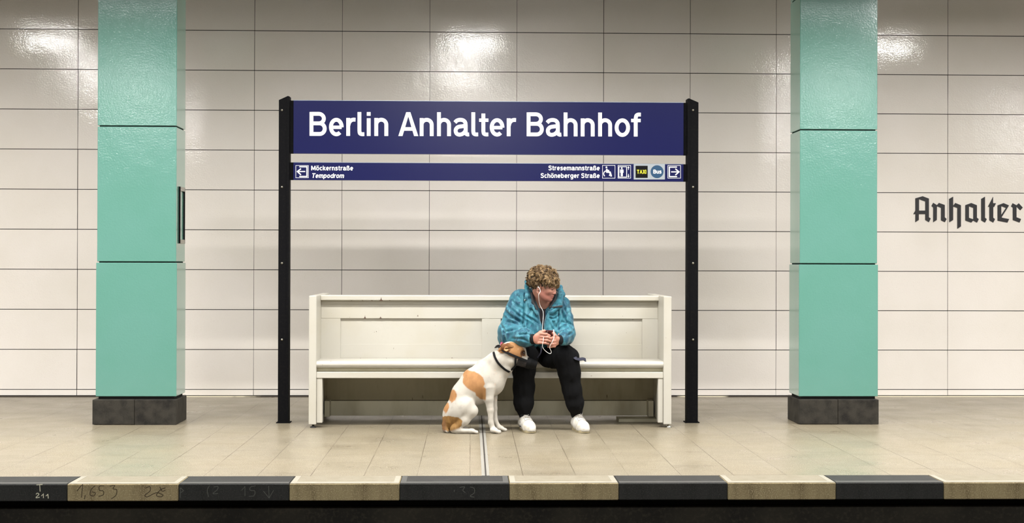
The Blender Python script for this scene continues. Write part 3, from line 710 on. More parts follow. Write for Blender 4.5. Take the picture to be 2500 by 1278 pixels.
# ================================================================== bodies: smooth distance fields turned into one surface
NV = np.array
class Field:
    """smooth union of tapered capsules and ellipsoids, meshed by surface nets"""
    def __init__(s, cell=.005, k=.02): s.pr = []; s.cell = cell; s.k = k
    def cap(s, a, b, ra, rb=None, k=None, op=1, flat=None):
        s.pr.append(('c', NV(a, float), NV(b, float), ra, rb if rb is not None else ra, k, op, flat)); return s
    def chain(s, pts, rs, k=None, flat=None):
        for i in range(len(pts)-1): s.cap(pts[i], pts[i+1], rs[i], rs[i+1], k, 1, flat)
        return s
    def ell(s, c, r, axes=None, k=None, op=1):
        ax = np.eye(3) if axes is None else NV([NV(a, float)/np.linalg.norm(a) for a in axes])
        s.pr.append(('e', NV(c, float), NV(r, float), ax, None, k, op, None)); return s
    def solve(s, smooth=1):
        h = s.cell; lo = []; hi = []
        for p in s.pr:
            if p[6] < 0: continue
            if p[0] == 'c':
                m = max(p[3], p[4]); lo.append(np.minimum(p[1], p[2])-m); hi.append(np.maximum(p[1], p[2])+m)
            else: m = p[2].max(); lo.append(p[1]-m); hi.append(p[1]+m)
        lo = np.min(lo, 0)-4*h-s.k; hi = np.max(hi, 0)+4*h+s.k
        n = np.ceil((hi-lo)/h).astype(int)+1
        D = np.full(n, .08, np.float32)
        ax = [lo[i]+h*np.arange(n[i]) for i in range(3)]
        for p in s.pr:
            k = s.k if p[5] is None else p[5]
            if p[0] == 'c':
                m = max(p[3], p[4])+.03+k; a = np.minimum(p[1], p[2])-m; b = np.maximum(p[1], p[2])+m
            else: m = p[2].max()+.03+k; a = p[1]-m; b = p[1]+m
            i0 = np.maximum(0, np.floor((a-lo)/h).astype(int)); i1 = np.minimum(n, np.ceil((b-lo)/h).astype(int)+1)
            if (i1 <= i0).any(): continue
            G = np.meshgrid(*[ax[i][i0[i]:i1[i]] for i in range(3)], indexing='ij')
            P = np.stack(G, -1)
            if p[0] == 'c':
                ab = p[2]-p[1]; L2 = ab@ab+1e-12; q = P-p[1]; t = np.clip((q@ab)/L2, 0, 1)
                q = q-t[..., None]*ab
                if p[7] is not None:
                    nn = NV(p[7][0], float); nn = nn/np.linalg.norm(nn); q = q+(q@nn)[..., None]*nn*(1/p[7][1]-1)
                d = np.sqrt((q*q).sum(-1))-(p[3]+(p[4]-p[3])*t)
            else:
                q = (P-p[1])@p[3].T; r = p[2]
                k0 = np.sqrt(((q/r)**2).sum(-1)); k1 = np.sqrt(((q/(r*r))**2).sum(-1))+1e-9
                d = k0*(k0-1)/k1
            sl = tuple(slice(i0[i], i1[i]) for i in range(3)); c = D[sl]; d = d.astype(np.float32)
            if p[6] > 0:
                hh = np.maximum(k-np.abs(c-d), 0)/k; D[sl] = np.minimum(c, d)-hh*hh*k*.25
            else:
                hh = np.maximum(k-np.abs(c+d), 0)/k; D[sl] = np.maximum(c, -d)+hh*hh*k*.25
        return s.net(D, lo, h, smooth)
    def net(s, D, lo, h, smooth):
        I = D < 0; n = D.shape
        sums = np.zeros(tuple(x-1 for x in n)+(3,), np.float32); cnt = np.zeros(tuple(x-1 for x in n), np.float32)
        def cs(ax_off):      # corner slice for cell grid
            return tuple(slice(o, n[i]-1+o) for i, o in enumerate(ax_off))
        for ax in range(3):
            o = [i for i in range(3) if i != ax]
            for u in (0, 1):
                for w in (0, 1):
                    A = [0, 0, 0]; A[o[0]] = u; A[o[1]] = w; B = list(A); B[ax] = 1
                    da = D[cs(A)]; db = D[cs(B)]; x = (da < 0) != (db < 0)
                    t = np.where(x, da/(da-db+1e-20), 0)
                    cnt += x; sums[..., ax] += t*x; sums[..., o[0]] += u*x; sums[..., o[1]] += w*x
        act = cnt > 0; idx = -np.ones(act.shape, int); idx[act] = np.arange(act.sum())
        cell = np.argwhere(act); V = lo+h*(cell+sums[act]/cnt[act][:, None])
        F = []
        for ax in range(3):
            o = [i for i in range(3) if i != ax]
            a = [slice(1, n[i]-1) for i in range(3)]; b = list(a); a[ax] = slice(0, n[ax]-1); b[ax] = slice(1, n[ax])
            Ia = I[tuple(a)]; Ib = I[tuple(b)]; e = np.argwhere(Ia != Ib)
            inside = Ia[tuple(e.T)]
            base = e.copy(); base[:, o[0]] += 1; base[:, o[1]] += 1
            def g(du, dv):
                q = base.copy(); q[:, o[0]] += du; q[:, o[1]] += dv; return idx[tuple(q.T)]
            Q = np.stack([g(-1, -1), g(0, -1), g(0, 0), g(-1, 0)], 1)
            flip = inside if ax != 1 else ~inside
            Q[~flip] = Q[~flip][:, ::-1]; F.append(Q)
        F = np.concatenate(F); F = F[(F >= 0).all(1)]
        for _ in range(smooth): V = lap(V, F, .5)
        return V, F
def lap(V, F, w):
    S = np.zeros_like(V); C = np.zeros(len(V))
    for i in range(4):
        a, b = F[:, i], F[:, (i+1) % 4]
        for d in range(3): S[:, d] += np.bincount(a, V[b, d], len(V))+np.bincount(b, V[a, d], len(V))
        C += np.bincount(a, minlength=len(V))+np.bincount(b, minlength=len(V))
    return V*(1-w)+w*S/np.maximum(C, 1)[:, None]
def normals(V, F):
    n = np.cross(V[F[:, 2]]-V[F[:, 0]], V[F[:, 3]]-V[F[:, 1]]); N = np.zeros_like(V)
    for i in range(4):
        for d in range(3): N[:, d] += np.bincount(F[:, i], n[:, d], len(V))
    return N/(np.linalg.norm(N, axis=1)[:, None]+1e-12)
def hash3(i, j, k, s):
    x = (i*374761393+j*668265263+k*2147483647+s*1274126177) & 0xffffffff
    x = ((x ^ (x >> 13))*1274126177) & 0xffffffff
    return ((x ^ (x >> 16)) & 0xffff)/65535.0
def vnoise(P, seed=0):
    P = np.asarray(P, float); i = np.floor(P).astype(np.int64); f = P-i; f = f*f*(3-2*f); r = 0
    for a in (0, 1):
        for b in (0, 1):
            for c in (0, 1):
                r = r+hash3(i[:, 0]+a, i[:, 1]+b, i[:, 2]+c, seed)*np.where(a, f[:, 0], 1-f[:, 0])*np.where(b, f[:, 1], 1-f[:, 1])*np.where(c, f[:, 2], 1-f[:, 2])
    return r*2-1
def fbm(P, seed=0, o=3):
    r = 0; a = 1
    for q in range(o): r = r+a*vnoise(P*2**q, seed+q); a *= .5
    return r
def field_obj(name, V, F, mat, parent=None, colours=None, origin=None):
    if origin is None: origin = parent_origin(parent)
    me = bpy.data.meshes.new(name); V = V-NV(origin, float)
    me.vertices.add(len(V)); me.vertices.foreach_set('co', V.astype(np.float32).reshape(-1))
    me.loops.add(F.size); me.loops.foreach_set('vertex_index', F.astype(np.int32).reshape(-1))
    me.polygons.add(len(F)); me.polygons.foreach_set('loop_start', np.arange(0, F.size, 4, dtype=np.int32)); me.polygons.foreach_set('loop_total', np.full(len(F), 4, np.int32))
    me.polygons.foreach_set('use_smooth', np.ones(len(F), bool)); me.update(calc_edges=True)
    if colours is not None:
        ca = me.color_attributes.new('fur', 'FLOAT_COLOR', 'POINT'); ca.data.foreach_set('color', np.concatenate([colours, np.ones((len(V), 1))], 1).astype(np.float32).reshape(-1))
    me.materials.append(mat); o = bpy.data.objects.new(name, me); COL.objects.link(o)
    if parent is not None: o.parent = parent
    else: o.location = [float(c) for c in origin]
    return o
def sm01(x, a, b):
    t = np.clip((x-a)/(b-a), 0, 1); return t*t*(3-2*t)
def A_(x, y, Y): return at(x, y, Y)

M['skin'] = material('skin', srgb(170, 118, 98), .5, .4, attr='fur', bump=[(220, .15, .0006, 2)])
M['hair'] = material('curly_hair', srgb(132, 100, 58), .5, .4, attr='fur')
M['jacket'] = material('jacket_teal_blue', srgb(40, 104, 118), .6, .3, sheen=.1,
    var=[(srgb(24, 72, 90), 9, .45, .62, (1.2, 1, .6)), (srgb(76, 134, 146), 24, .5, .7, (1.4, 1, .6)), (srgb(20, 62, 84), 38, .54, .68, (1, 1, .7))], bump=[(40, .25, .003, 4), (160, .2, .001, 2)])
M['jacket_dark'] = material('jacket_black_lining', srgb(18, 22, 26), .7)
M['jacket_trim'] = material('jacket_zip_edge', srgb(74, 108, 118), .6)
M['knit'] = material('black_knit_cuff', srgb(18, 18, 20), .9, .2, bump=[(260, .5, .001, 1)])
M['shirt'] = material('dark_tshirt', srgb(34, 26, 30), .85, var=[(srgb(120, 110, 116), 26, .66, .7, ONE)])
M['trousers'] = material('black_track_trousers', srgb(11, 11, 12), .9, .12, bump=[(14, .5, .01, 4), (300, .2, .0008, 2)])
M['shoe'] = material('white_trainer_leather', srgb(200, 196, 188), .45, .5, var=[(srgb(176, 169, 152), 30, .5, .7, ONE)], bump=[(60, .15, .001, 3)])
M['sole'] = material('trainer_sole', srgb(150, 138, 108), .6)
M['shoe_dark'] = material('trainer_dark_inset', srgb(58, 62, 74), .5)
M['sock'] = material('white_sock', srgb(140, 135, 128), .9)
M['cord'] = material('white_cable', srgb(226, 222, 214), .5)
M['phone'] = material('dark_red_phone_case', srgb(74, 26, 30), .3, .5)
M['phone_glass'] = material('phone_glass', srgb(14, 12, 16), .1, .6)
M['fur'] = material('short_fur', (1, 1, 1, 1), .75, .25, attr='fur', bump=[(180, .35, .0015, 3), (30, .2, .003, 3)])
M['strap'] = material('black_nylon_webbing', srgb(8, 8, 9), .75, .2, bump=[(400, .4, .0006, 1)])
M['mesh'] = material('muzzle_mesh_nylon', srgb(30, 27, 28), .6, .3, var=[(srgb(56, 52, 52), 30, .5, .75, ONE)])
M['pink'] = material('pink_webbing', srgb(220, 90, 130), .7)
M['navy_cloth'] = material('navy_cord_cloth', srgb(34, 35, 52), .7)
M['eye'] = material('wet_dark_eye', srgb(16, 10, 8), .08, .8)
M['nose'] = material('dark_nose', srgb(24, 20, 20), .35)

# ------------------------------------------------------------------ dog
def build_dog():
    yc = 10.22
    def D(x, y, dy=0.0):
        # the neck bends the head a little towards the camera
        t = min(1.0, max(0.0, (x-1190.0)/50.0))*(1.0 if y < 915 else 0.0)
        q = A_(x, y, yc); return q+NV([0, dy-.035*t*t*(3-2*t), 0])
    f = Field(.0033, .03)
    # trunk: rump, loin, ribs, chest
    f.ell(D(1112, 1018), (.086, .085, .096), k=.04)
    f.cap(D(1115, 1005), D(1135, 965), .082, .088, k=.05, flat=((0, 1, 0), .95))
    f.cap(D(1137, 965), D(1163, 937), .092, .106, k=.05, flat=((0, 1, 0), .9))
    f.cap(D(1163, 937), D(1186, 922), .108, .098, k=.05, flat=((0, 1, 0), .9))
    f.ell(D(1190, 935), (.098, .085, .115), k=.04)
    f.ell(D(1213, 932), (.058, .062, .082), k=.04)            # forechest
    f.cap(D(1188, 905), D(1218, 880), .088, .068, k=.04, flat=((0, 1, 0), .85))   # neck
    f.cap(D(1215, 884), D(1232, 872), .074, .064, k=.03, flat=((0, 1, 0), .85))
    f.cap(D(1214, 925), D(1238, 900), .045, .04, k=.04)        # throat
    # head: skull, cheek, muzzle, aimed right and a little down
    f.ell(D(1250, 859), (.084, .062, .070), axes=((.86, 0, -.5), (0, 1, 0), (.5, 0, .86)), k=.025)
    f.ell(D(1267, 862), (.054, .047, .056), k=.02)
    f.ell(D(1248, 879), (.055, .056, .048), k=.025)
    f.cap(D(1265, 872), D(1296, 887), .043, .030, k=.022, flat=((0, 1, 0), .85))
    f.ell(D(1300, 884), (.018, .02, .016), k=.012)
    f.ell(D(1274, 850), (.02, .046, .016), k=.02)              # brow
    for sy in (-1, 1): f.ell(D(1278, 861, sy*.046), (.013, .010, .009), k=.004, op=-1)
    # front legs
    f.chain([D(1190, 948, -.055), D(1193, 972, -.066), D(1197, 1000, -.066), D(1198, 1030, -.066), D(1203, 1046, -.072)], [.054, .033, .0225, .0195, .0195], k=.012)
    f.chain([D(1200, 945, .05), D(1204, 970, .058), D(1207, 1000, .055), D(1209, 1030, .052), D(1216, 1043, .05)], [.05, .030, .021, .018, .018], k=.012)
    def paw(px, py, dy, sc=1.0, dirx=1.0):
        c = D(px, py, dy); c[2] = max(c[2], .018)
        f.ell((c[0]-.004, c[1], .022*sc), (.028*sc, .025*sc, .020*sc), k=.012)
        for j, oy in enumerate((-.019, -.0065, .0065, .019)):
            fx = .030+(.006 if j in (1, 2) else 0)
            f.cap((c[0]+.004, c[1]+oy, .020), (c[0]+fx*dirx*sc, c[1]+oy*1.3, .0105), .0118*sc, .0105*sc, k=.003)
        for oy in (-.0135, 0, .0135): f.cap((c[0]+.022*sc, c[1]+oy*1.2, .026*sc), (c[0]+.045*sc, c[1]+oy*1.4, .006), .0034, .0034, k=.004, op=-1)
    paw(1207, 1051, -.085); paw(1223, 1046, .045)
    # haunches: thigh, stifle, shank folded to the hock, long foot flat on the floor
    for sy in (-1, 1):
        f.ell(D(1128, 1003, sy*.075), (.086, .052, .088), axes=((.93, 0, .37), (0, 1, 0), (-.37, 0, .93)), k=.035)
        f.cap(D(1140, 992, sy*.09), D(1152 if sy < 0 else 1144, 1000, sy*.098), .062, .045, k=.03, flat=((0, 1, 0), .8))
        f.chain([D(1151 if sy < 0 else 1142, 1004, sy*.1), D(1136 if sy < 0 else 1124, 1024, sy*.1), D(1114, 1042, sy*.095)], [.036, .030, .022], k=.02, flat=((0, 1, 0), .8))
        z = .022; a = D(1108, 1050, sy*.09); b = D(1150 if sy < 0 else 1128, 1050, sy*.10)
        f.cap((a[0], a[1], .030), (a[0]+.03, a[1], .024), .026, .022, k=.02)
        f.cap((a[0]+.02, a[1], .022), (b[0], b[1], .018), .020, .016, k=.012)
        c = b
        f.ell((c[0]+.008, c[1], .019), (.026, .024, .018), k=.012)
        for oy in (-.018, -.006, .006, .018):
            f.cap((c[0]+.015, c[1]+oy, .018), (c[0]+.042, c[1]+oy*1.3, .0105), .0118, .0100, k=.003)
        for oy in (-.013, 0, .013): f.cap((c[0]+.022, c[1]+oy*1.2, .028), (c[0]+.056, c[1]+oy*1.4, .006), .0034, .0034, k=.004, op=-1)
    f.cap(D(1106, 1030), D(1106, 1040), .066, .05, k=.03)      # seat
    # belly tuck and flank
    f.ell(D(1169, 960), (.072, .074, .078), k=.04)
    # tail lying on the floor behind
    tp = [D(1093, 1020, -.02), D(1087, 1036, -.03), D(1087, 1048, -.045), D(1093, 1053, -.07)]
    tp[2][2] = .026; tp[3][2] = .015
    f.chain(tp, [.030, .022, .018, .012], k=.012)
    V, F = f.solve(1)
    N = normals(V, F)
    # muscles and skin folds
    V = V+N*(.0022*fbm(V*NV([9, 9, 9]), 3, 2))[:, None]
    V[:, 2] = np.maximum(V[:, 2], .0)
    # coat: patches in the dog's own side-on coordinates
    org = D(1149, 1057); ux = FPX/yc
    X = (V[:, 0]-X_(1149, yc))*ux+1149; Yp = 642-(V[:, 2]-EYE)*ux; side = V[:, 1]-yc+.035*sm01(X, 1190, 1240)*(Yp < 915)
    w1 = fbm(V*28, 5, 3)*4.0; w2 = fbm(V*NV([60, 60, 60]), 9, 2)*1.2; wob = w1+w2
    def ellip(cx, cy, a, b, ang):
        c, s_ = math.cos(math.radians(ang)), math.sin(math.radians(ang)); dx = X-cx; dy = Yp-cy
        u = (dx*c+dy*s_)/a; v = (-dx*s_+dy*c)/b; return (1-np.sqrt(u*u+v*v))*min(a, b)+wob*.5
    def patch(*e): return sm01(np.max(np.stack(e), 0), -1.6, 1.6)
    white = NV(srgb(176, 170, 159)[:3]); tan = NV(srgb(152, 110, 70)[:3]); tan_shade = NV(srgb(124, 92, 50)[:3]); dark = NV(srgb(70, 44, 26)[:3]); blk = NV(srgb(24, 18, 16)[:3])
    Cc = np.tile(white, (len(V), 1)); Cc = Cc*(1-.22*np.clip(fbm(V*9, 31, 3), 0, 1)-.12*np.clip(fbm(V*38, 35, 3), 0, 1))[:, None]
    def blend(m, c):
        nonlocal Cc
        Cc = Cc*(1-m[:, None])+c*m[:, None]
    streak = np.clip(fbm(V*NV([70, 70, 25]), 12, 3), -1, 1)
    tcol = tan[None]*(1+.12*streak[:, None])
    near = sm01(-side, -.01, .01)
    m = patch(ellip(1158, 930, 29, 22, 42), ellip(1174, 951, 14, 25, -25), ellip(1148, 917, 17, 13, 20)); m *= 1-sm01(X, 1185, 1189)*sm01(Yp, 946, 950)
    q = (sm01(Yp+.6*(X-1160), 935, 985)*.75*np.clip(.6+.6*streak, 0, 1))[:, None]; tc = tcol*(1-q)+tan_shade*.8*q; Cc = Cc*(1-m[:, None])+tc*m[:, None]  # lower patch turns streaky olive brown, with shade put into that tan
    m = patch(ellip(1106, 966, 10, 14.5, 18)); Cc = Cc*(1-m[:, None])+tcol*m[:, None]
    m = patch(ellip(1090, 996, 6, 15, 14)); Cc = Cc*(1-m[:, None])+tcol*m[:, None]
    m = patch(ellip(1100, 1032, 29, 19, 6), ellip(1118, 1024, 12, 10, 0)); m = sm01(m+.5*streak*(m > .02)*(m < .98), .2, .9); m *= 1-sm01(Yp+(X-1100)*.35, 1046, 1054)*sm01(X, 1096, 1099); Cc = Cc*(1-m[:, None])+(tan_shade[None]*(1+.2*streak[:, None]))*m[:, None]
    m = sm01(1091-X, -3, 5)*sm01(Yp, 1014, 1030)*.7; Cc = Cc*(1-m[:, None])+(dark[None]*1.6)*m[:, None]
    # head patch with white blaze along the top and white cheek and throat
    hm = patch(ellip(1259, 853, 26, 20, 22), ellip(1226, 848, 14, 13, 0), ellip(1272, 866, 13, 9, 15))*sm01(np.abs(side), .012, .02)*(1-sm01(np.hypot(X-1249, Yp-869), 33.5, 36)*sm01(X, 1255, 1262))*(1-sm01(Yp-867+.3*(1288-X), 3, 6)*sm01(X, 1272, 1276))
    jaw = sm01(Yp-(860+(X-1235)*.46), 8, 11); hm = hm*(1-jaw)
    Cc = Cc*(1-hm[:, None])+(tan[None]*(1+.1*streak[:, None]))*hm[:, None]
    m = patch(ellip(1277, 861, 5.5, 7.5, 25)); blend(m*hm, dark)
    m = sm01(X, 1302, 1305)*sm01(Yp, 868, 872); blend(m, blk)
    pk = NV(srgb(214, 176, 150)[:3]); m = sm01(fbm(V*40, 77, 2), .7, 1.1)*.35*sm01(X, 1180, 1190); blend(m, pk)
    dog = field_obj('dog', V, F, M['fur'], None, Cc, origin=(X_(1149, yc), yc, 0))
    tag(dog, 'white dog with tan patches and black muzzle sitting on the floor', 'dog')
    # ears: folded back, one each side
    for sy in (-1, 1):
        e = Field(.0028, .008)
        e.chain([D(1250, 845, sy*.054), D(1240, 842, sy*.062), D(1229, 845, sy*.070), D(1221, 852, sy*.068), D(1217, 858, sy*.062)], [.010, .017, .017, .011, .003], k=.008, flat=((.15, sy*.95, .2), .42))
        e.chain([D(1243, 852, sy*.058), D(1236, 855, sy*.064), D(1229, 853, sy*.070)], [.008, .009, .006], k=.006, flat=((.15, sy*.95, .2), .5))
        e.ell(D(1235, 849.5, sy*.078), (.015, .012, .0085), op=-1, k=.005)
        v, ff = e.solve(1); xx = (v[:, 0]-X_(1149, yc))*ux+1149
        cc = np.tile(NV(srgb(104, 64, 36)[:3]), (len(v), 1)); q = sm01(xx, 1236, 1250)[:, None]; cc = cc*(1-q)+tan*.8*q
        q = sm01(xx, 1222, 1217)[:, None] if False else (1-sm01(xx, 1218, 1224))[:, None]; cc = cc*(1-q)+tan*q
        q = sm01(.018-np.linalg.norm(v-D(1235, 850, sy*.070), axis=1), 0, .004)[:, None]; cc = cc*(1-q)+NV(srgb(196, 150, 104)[:3])*q
        field_obj('ear', v, ff, M['fur'], dog, cc)
    def eye_at(sy):
        q = V[(np.hypot(X-1278.5, Yp-860.5) < 3) & (side*sy > .005)]
        return NV([D(1278.5, 860.5)[0], q[:, 1].max()-.001 if sy > 0 else q[:, 1].min()+.001, D(1278.5, 860.5)[2]])
    for sy in (-1, 1):
        m_ = MB(); c = eye_at(sy); m_.lathe([(.0005, -.0075), (.0045, -.006), (.0072, -.002), (.0075, .001), (.0055, .0055), (.0005, .0075)], c, 12); m_.build('eye', M['eye'], dog)
    # collar round the neck
    def ring(name, pts, w, t, mat, closed=True):
        c0 = np.mean(pts, 0); P = pts+[pts[0]] if closed else pts
        P2 = []
        for i in range(len(P)-1):
            for j in range(4): P2.append(P[i]+(P[i+1]-P[i])*j/4)
        P2.append(P[-1])
        m_ = MB(); m_.ribbon(P2, [p-c0 for p in P2], w, t); return m_.build(name, mat, dog)
    # the collar hugs the neck: laid on the near side of it and closed round the far side
    track = curve([(1204.5, 859), (1207, 869), (1213, 881), (1222, 892), (1233, 901.5), (1245, 908.5)], 6); near_ = []; far_ = []
    for x_, y_ in track:
        m2 = np.hypot(X-x_, Yp-y_) < 3.2
        if not m2.any(): m2 = np.hypot(X-x_, Yp-y_) < 9
        g_ = D(x_, y_); near_.append(NV([g_[0], V[m2, 1].min()-.0035, g_[2]])); far_.append(NV([g_[0], V[m2, 1].max()+.0035, g_[2]]))
    loop_ = near_+far_[::-1]; nl_ = len(loop_)
    for _ in range(2): loop_ = [(loop_[i-1]+loop_[i]*2+loop_[(i+1) % nl_])/4 for i in range(nl_)]
    cen = sum(loop_)/nl_; ax_ = np.cross(loop_[len(near_)//2]-cen, loop_[0]-cen); ax_ /= np.linalg.norm(ax_)
    nr_ = []
    for q in loop_:
        w = q-cen; w = w-ax_*(w@ax_); nr_.append(w/np.linalg.norm(w))
    m_ = MB(); m_.ribbon(loop_+[loop_[0]], nr_+[nr_[0]], .0150, .005); m_.build('collar', M['strap'], dog)
    m_ = MB(); m_.tube([D(1242, 903, -.02), D(1242, 911, -.02)], .006, 8); m_.build('collar_ring', M['strap'], dog)
    # muzzle: cheek strap, head strap, snout tube and link down to the collar
    for sy in (-1, 1):
        pts = [D(1217, 845, sy*.052), D(1228, 855, sy*.066), D(1244, 863, sy*.0665), D(1260, 870, sy*.062), D(1276, 876.5, sy*.049), D(1290, 882, sy*.042)]
        m_ = MB(); P = curve(pts, 5); m_.ribbon(P, [NV([0.1, sy, 0.15])]*len(P), .0165, .004); m_.build('cheek_strap', M['strap'], dog)
        pts = [D(1258, 872, sy*.064), D(1257.5, 882, sy*.058), D(1256.5, 893, sy*.045), D(1247, 903, sy*.028)]
        m_ = MB(); P = curve(pts, 5); m_.ribbon(P, [NV([0.1, sy, -.2])]*len(P), .014, .004); m_.build('throat_strap', M['strap'], dog)
    pts = [D(1217, 845, -.054), D(1211, 847, -.03), D(1209, 848, 0), D(1211, 847, .03), D(1217, 845, .054)]
    m_ = MB(); P = curve(pts, 5); m_.ribbon(P, [p-D(1240, 870) for p in P], .016, .004); m_.build('neck_strap', M['strap'], dog)
    # snout tube: lofted rings
    ax0, ax1 = D(1263, 878), D(1307, 890); d = (ax1-ax0)/np.linalg.norm(ax1-ax0); up = np.cross(d, NV([0, -1, 0])); up = up if up[2] > 0 else -up
    for nm, t0, t1, ra, rb, mt in (('muzzle_mesh', 0.0, .62, .050, .045, 'mesh'), ('muzzle_band', .50, .72, .050, .049, 'strap'), ('muzzle_nose_loop', .70, 1.06, .047, .036, 'strap')):
        m_ = MB(); seg = 24; nr = 7; v = []; fc = []
        for lay in (0, 1):
            for i in range(nr+1):
                t = t0+(t1-t0)*i/nr; c = ax0+(ax1-ax0)*t
                r = ra+(rb-ra)*i/nr-lay*.004
                for k in range(seg):
                    a = 2*math.pi*k/seg; rr = r*(1+.02*math.sin(3*a)); sc = .86 if math.sin(a) < 0 else .78
                    if nm == 'muzzle_mesh' and math.sin(a) > .2: rr *= .97
                    v.append(c+NV([0, 1, 0])*rr*math.cos(a)*.95+up*rr*math.sin(a)*sc)
        for lay in (0, 1):
            for i in range(nr):
                for k in range(seg):
                    k2 = (k+1) % seg; q = lay*(nr+1)*seg
                    if nm == 'muzzle_mesh' and math.sin(2*math.pi*(k+.5)/seg) > .25: continue       # open over the bridge of the nose
                    fc.append((q+i*seg+k, q+i*seg+k2, q+(i+1)*seg+k2, q+(i+1)*seg+k))
        m_.add(v, fc, 0, True); m_.build(nm, M[mt], dog)
    # lead
    m_ = MB(); P = curve([D(1225, 856, .03), D(1225, 845, .09), D(1228, 836, .16), D(1236, 832, .24)], 6); m_.ribbon(P, [NV([-.4, -1, .2])]*len(P), .02, .004)
    tag(m_.build('lead', M['pink'], dog), 'pink lead behind the head')
    return dog
build_dog()

# ------------------------------------------------------------------ person
def build_person():
    # ---- skeleton (metres; X right, Y away, Z up)
    shL, shR = A_(1270, 733, 10.42), A_(1368, 745, 10.42)
    elL, elR = A_(1245, 812, 10.34), A_(1380, 812, 10.34)
    wrL, wrR = A_(1300, 829, 10.12), A_(1366, 831, 10.12)
    hip = A_(1318, 848, 10.64); chest = A_(1320, 775, 10.49); neck = A_(1326, 737, 10.40)
    hipL, hipR = A_(1290, 848, 10.62), A_(1346, 848, 10.62)
    knL, knR = A_(1284, 871, 10.32), A_(1382, 877, 10.28)
    anL, anR = A_(1280, 1008, 10.33), A_(1406, 1008, 10.33)
    head = A_(1331, 691.5, 10.30)
    # head frame: looks to the right of the photo, a little towards the camera and down
    Fw = NV([math.sin(math.radians(62)), -math.cos(math.radians(62)), -.30]); Fw /= np.linalg.norm(Fw)
    Sd = np.cross(Fw, NV([0, 0, 1.0])); Sd /= np.linalg.norm(Sd); Up = np.cross(Sd, Fw)      # Sd: towards the camera side
    if Sd[1] > 0: Sd = -Sd
    H = lambda f, s_, u: head+Fw*f+Sd*s_+Up*u
    axh = (Fw, Sd, Up)
    b = Field(.0032, .02)
    # skull and face
    b.ell(H(-.015, 0, .012), (.088, .073, .078), axh, k=.02)
    b.ell(H(.030, 0, -.040), (.060, .060, .072), axh, k=.025)      # face mask
    b.ell(H(.040, 0, -.088), (.042, .040, .030), axh, k=.02)       # jaw
    b.ell(H(.066, 0, -.104), (.020, .022, .017), axh, k=.015)      # chin
    for s_ in (-1, 1):
        b.cap(H(.000, s_*.054, -.070), H(.050, s_*.026, -.098), .020, .016, k=.02)   # jaw line
        b.ell(H(.058, s_*.036, -.040), (.022, .020, .020), axh, k=.02)                # cheek bones
        b.ell(H(.073, s_*.030, -.006), (.014, .022, .009), axh, k=.012)               # brows
        b.ell(H(.089, s_*.030, -.022), (.012, .015, .010), axh, k=.01, op=-1)         # eye sockets
        b.ell(H(.074, s_*.031, -.022), (.0125, .0125, .0115), axh, k=.003)            # eyeballs under the lids
        b.ell(H(-.004, s_*.078, -.030), (.017, .008, .030), axh, k=.006)              # ears
        b.ell(H(-.002, s_*.087, -.026), (.010, .005, .018), axh, k=.004, op=-1)
        b.ell(H(.091, s_*.011, -.051), (.009, .0075, .0065), axh, k=.004)             # nostrils
    b.cap(H(.078, 0, -.010), H(.092, 0, -.044), .0075, .0088, k=.010)                 # nose
    b.ell(H(.094, 0, -.046), (.0085, .0085, .0075), axh, k=.006)
    b.ell(H(.082, 0, -.072), (.011, .021, .0055), axh, k=.006)                        # upper lip
    b.ell(H(.080, 0, -.083), (.011, .018, .0055), axh, k=.006)                        # lower lip
    b.ell(H(.100, 0, -.0775), (.014, .024, .0022), axh, k=.002, op=-1)
    b.cap(H(-.035, 0, -.050), neck+NV([0, .02, -.02]), .052, .058, k=.02)             # neck
    b.cap(H(-.005, 0, -.085), neck+NV([.0, -.015, -.03]), .032, .044, k=.02)
    # trunk and limbs (under the clothes)
    b.cap(neck+NV([0, .03, -.03]), chest, .065, .135, k=.05, flat=((0, .8, .6), .8)); b.cap(chest, hip, .135, .13, k=.05)
    b.cap(shL, shR, .05, .05, k=.05)
    for sh, el, wr in ((shL, elL, wrL), (shR, elR, wrR)):
        b.cap(sh, el, .052, .042, k=.04); b.cap(el, wr, .042, .027, k=.03)
    for hp, kn, an in ((hipL, knL, anL), (hipR, knR, anR)):
        b.cap(hp, kn, .080, .056, k=.05); b.cap(kn, an, .056, .034, k=.03)
        b.cap(an, (an[0]+.02, an[1]-.01, .05), .034, .03, k=.02); b.cap((an[0]+.02, an[1]-.01, .045), (an[0]+.05, an[1]-.10, .035), .03, .024, k=.02)
    # hands: the right one (left in the photo) wraps the phone, fingers pointing right, knuckles to the camera
    def pt(x, y, Y): return A_(x, y, Y)
    b.cap(wrL, pt(1312, 828, 10.08), .026, .030, k=.015, flat=((0, 1, .2), .75))
    b.cap(pt(1312, 822, 10.075), pt(1323, 821, 10.065), .024, .020, k=.012, flat=((0, 1, .2), .7)); b.cap(pt(1312, 833, 10.08), pt(1323, 834, 10.07), .024, .019, k=.012, flat=((0, 1, .2), .7))
    kn_ = [(1323, 815.5), (1324, 823), (1323.5, 830.5), (1321, 837.5)]
    tips = [((1334, 816.5), (1342, 820.5)), ((1336.5, 824), (1345, 827.5)), ((1335.5, 831.5), (1343.5, 834)), ((1331.5, 838.5), (1338.5, 839.5))]
    for i, ((kx, ky), ((mx, my), (tx, ty))) in enumerate(zip(kn_, tips)):
        r = (.0098, .0100, .0096, .0088)[i]
        b.chain([pt(kx-6, ky, 10.068), pt(kx, ky, 10.052), pt(mx, my, 10.036), pt(tx, ty, 10.050)], [.011, r, r*.96, r*.84], k=.0035)
    b.chain([pt(1312, 820, 10.08), pt(1319, 812.5, 10.075), pt(1328, 809, 10.085), pt(1335, 811.5, 10.095)], [.017, .0125, .0108, .009], k=.006)   # thumb over the phone
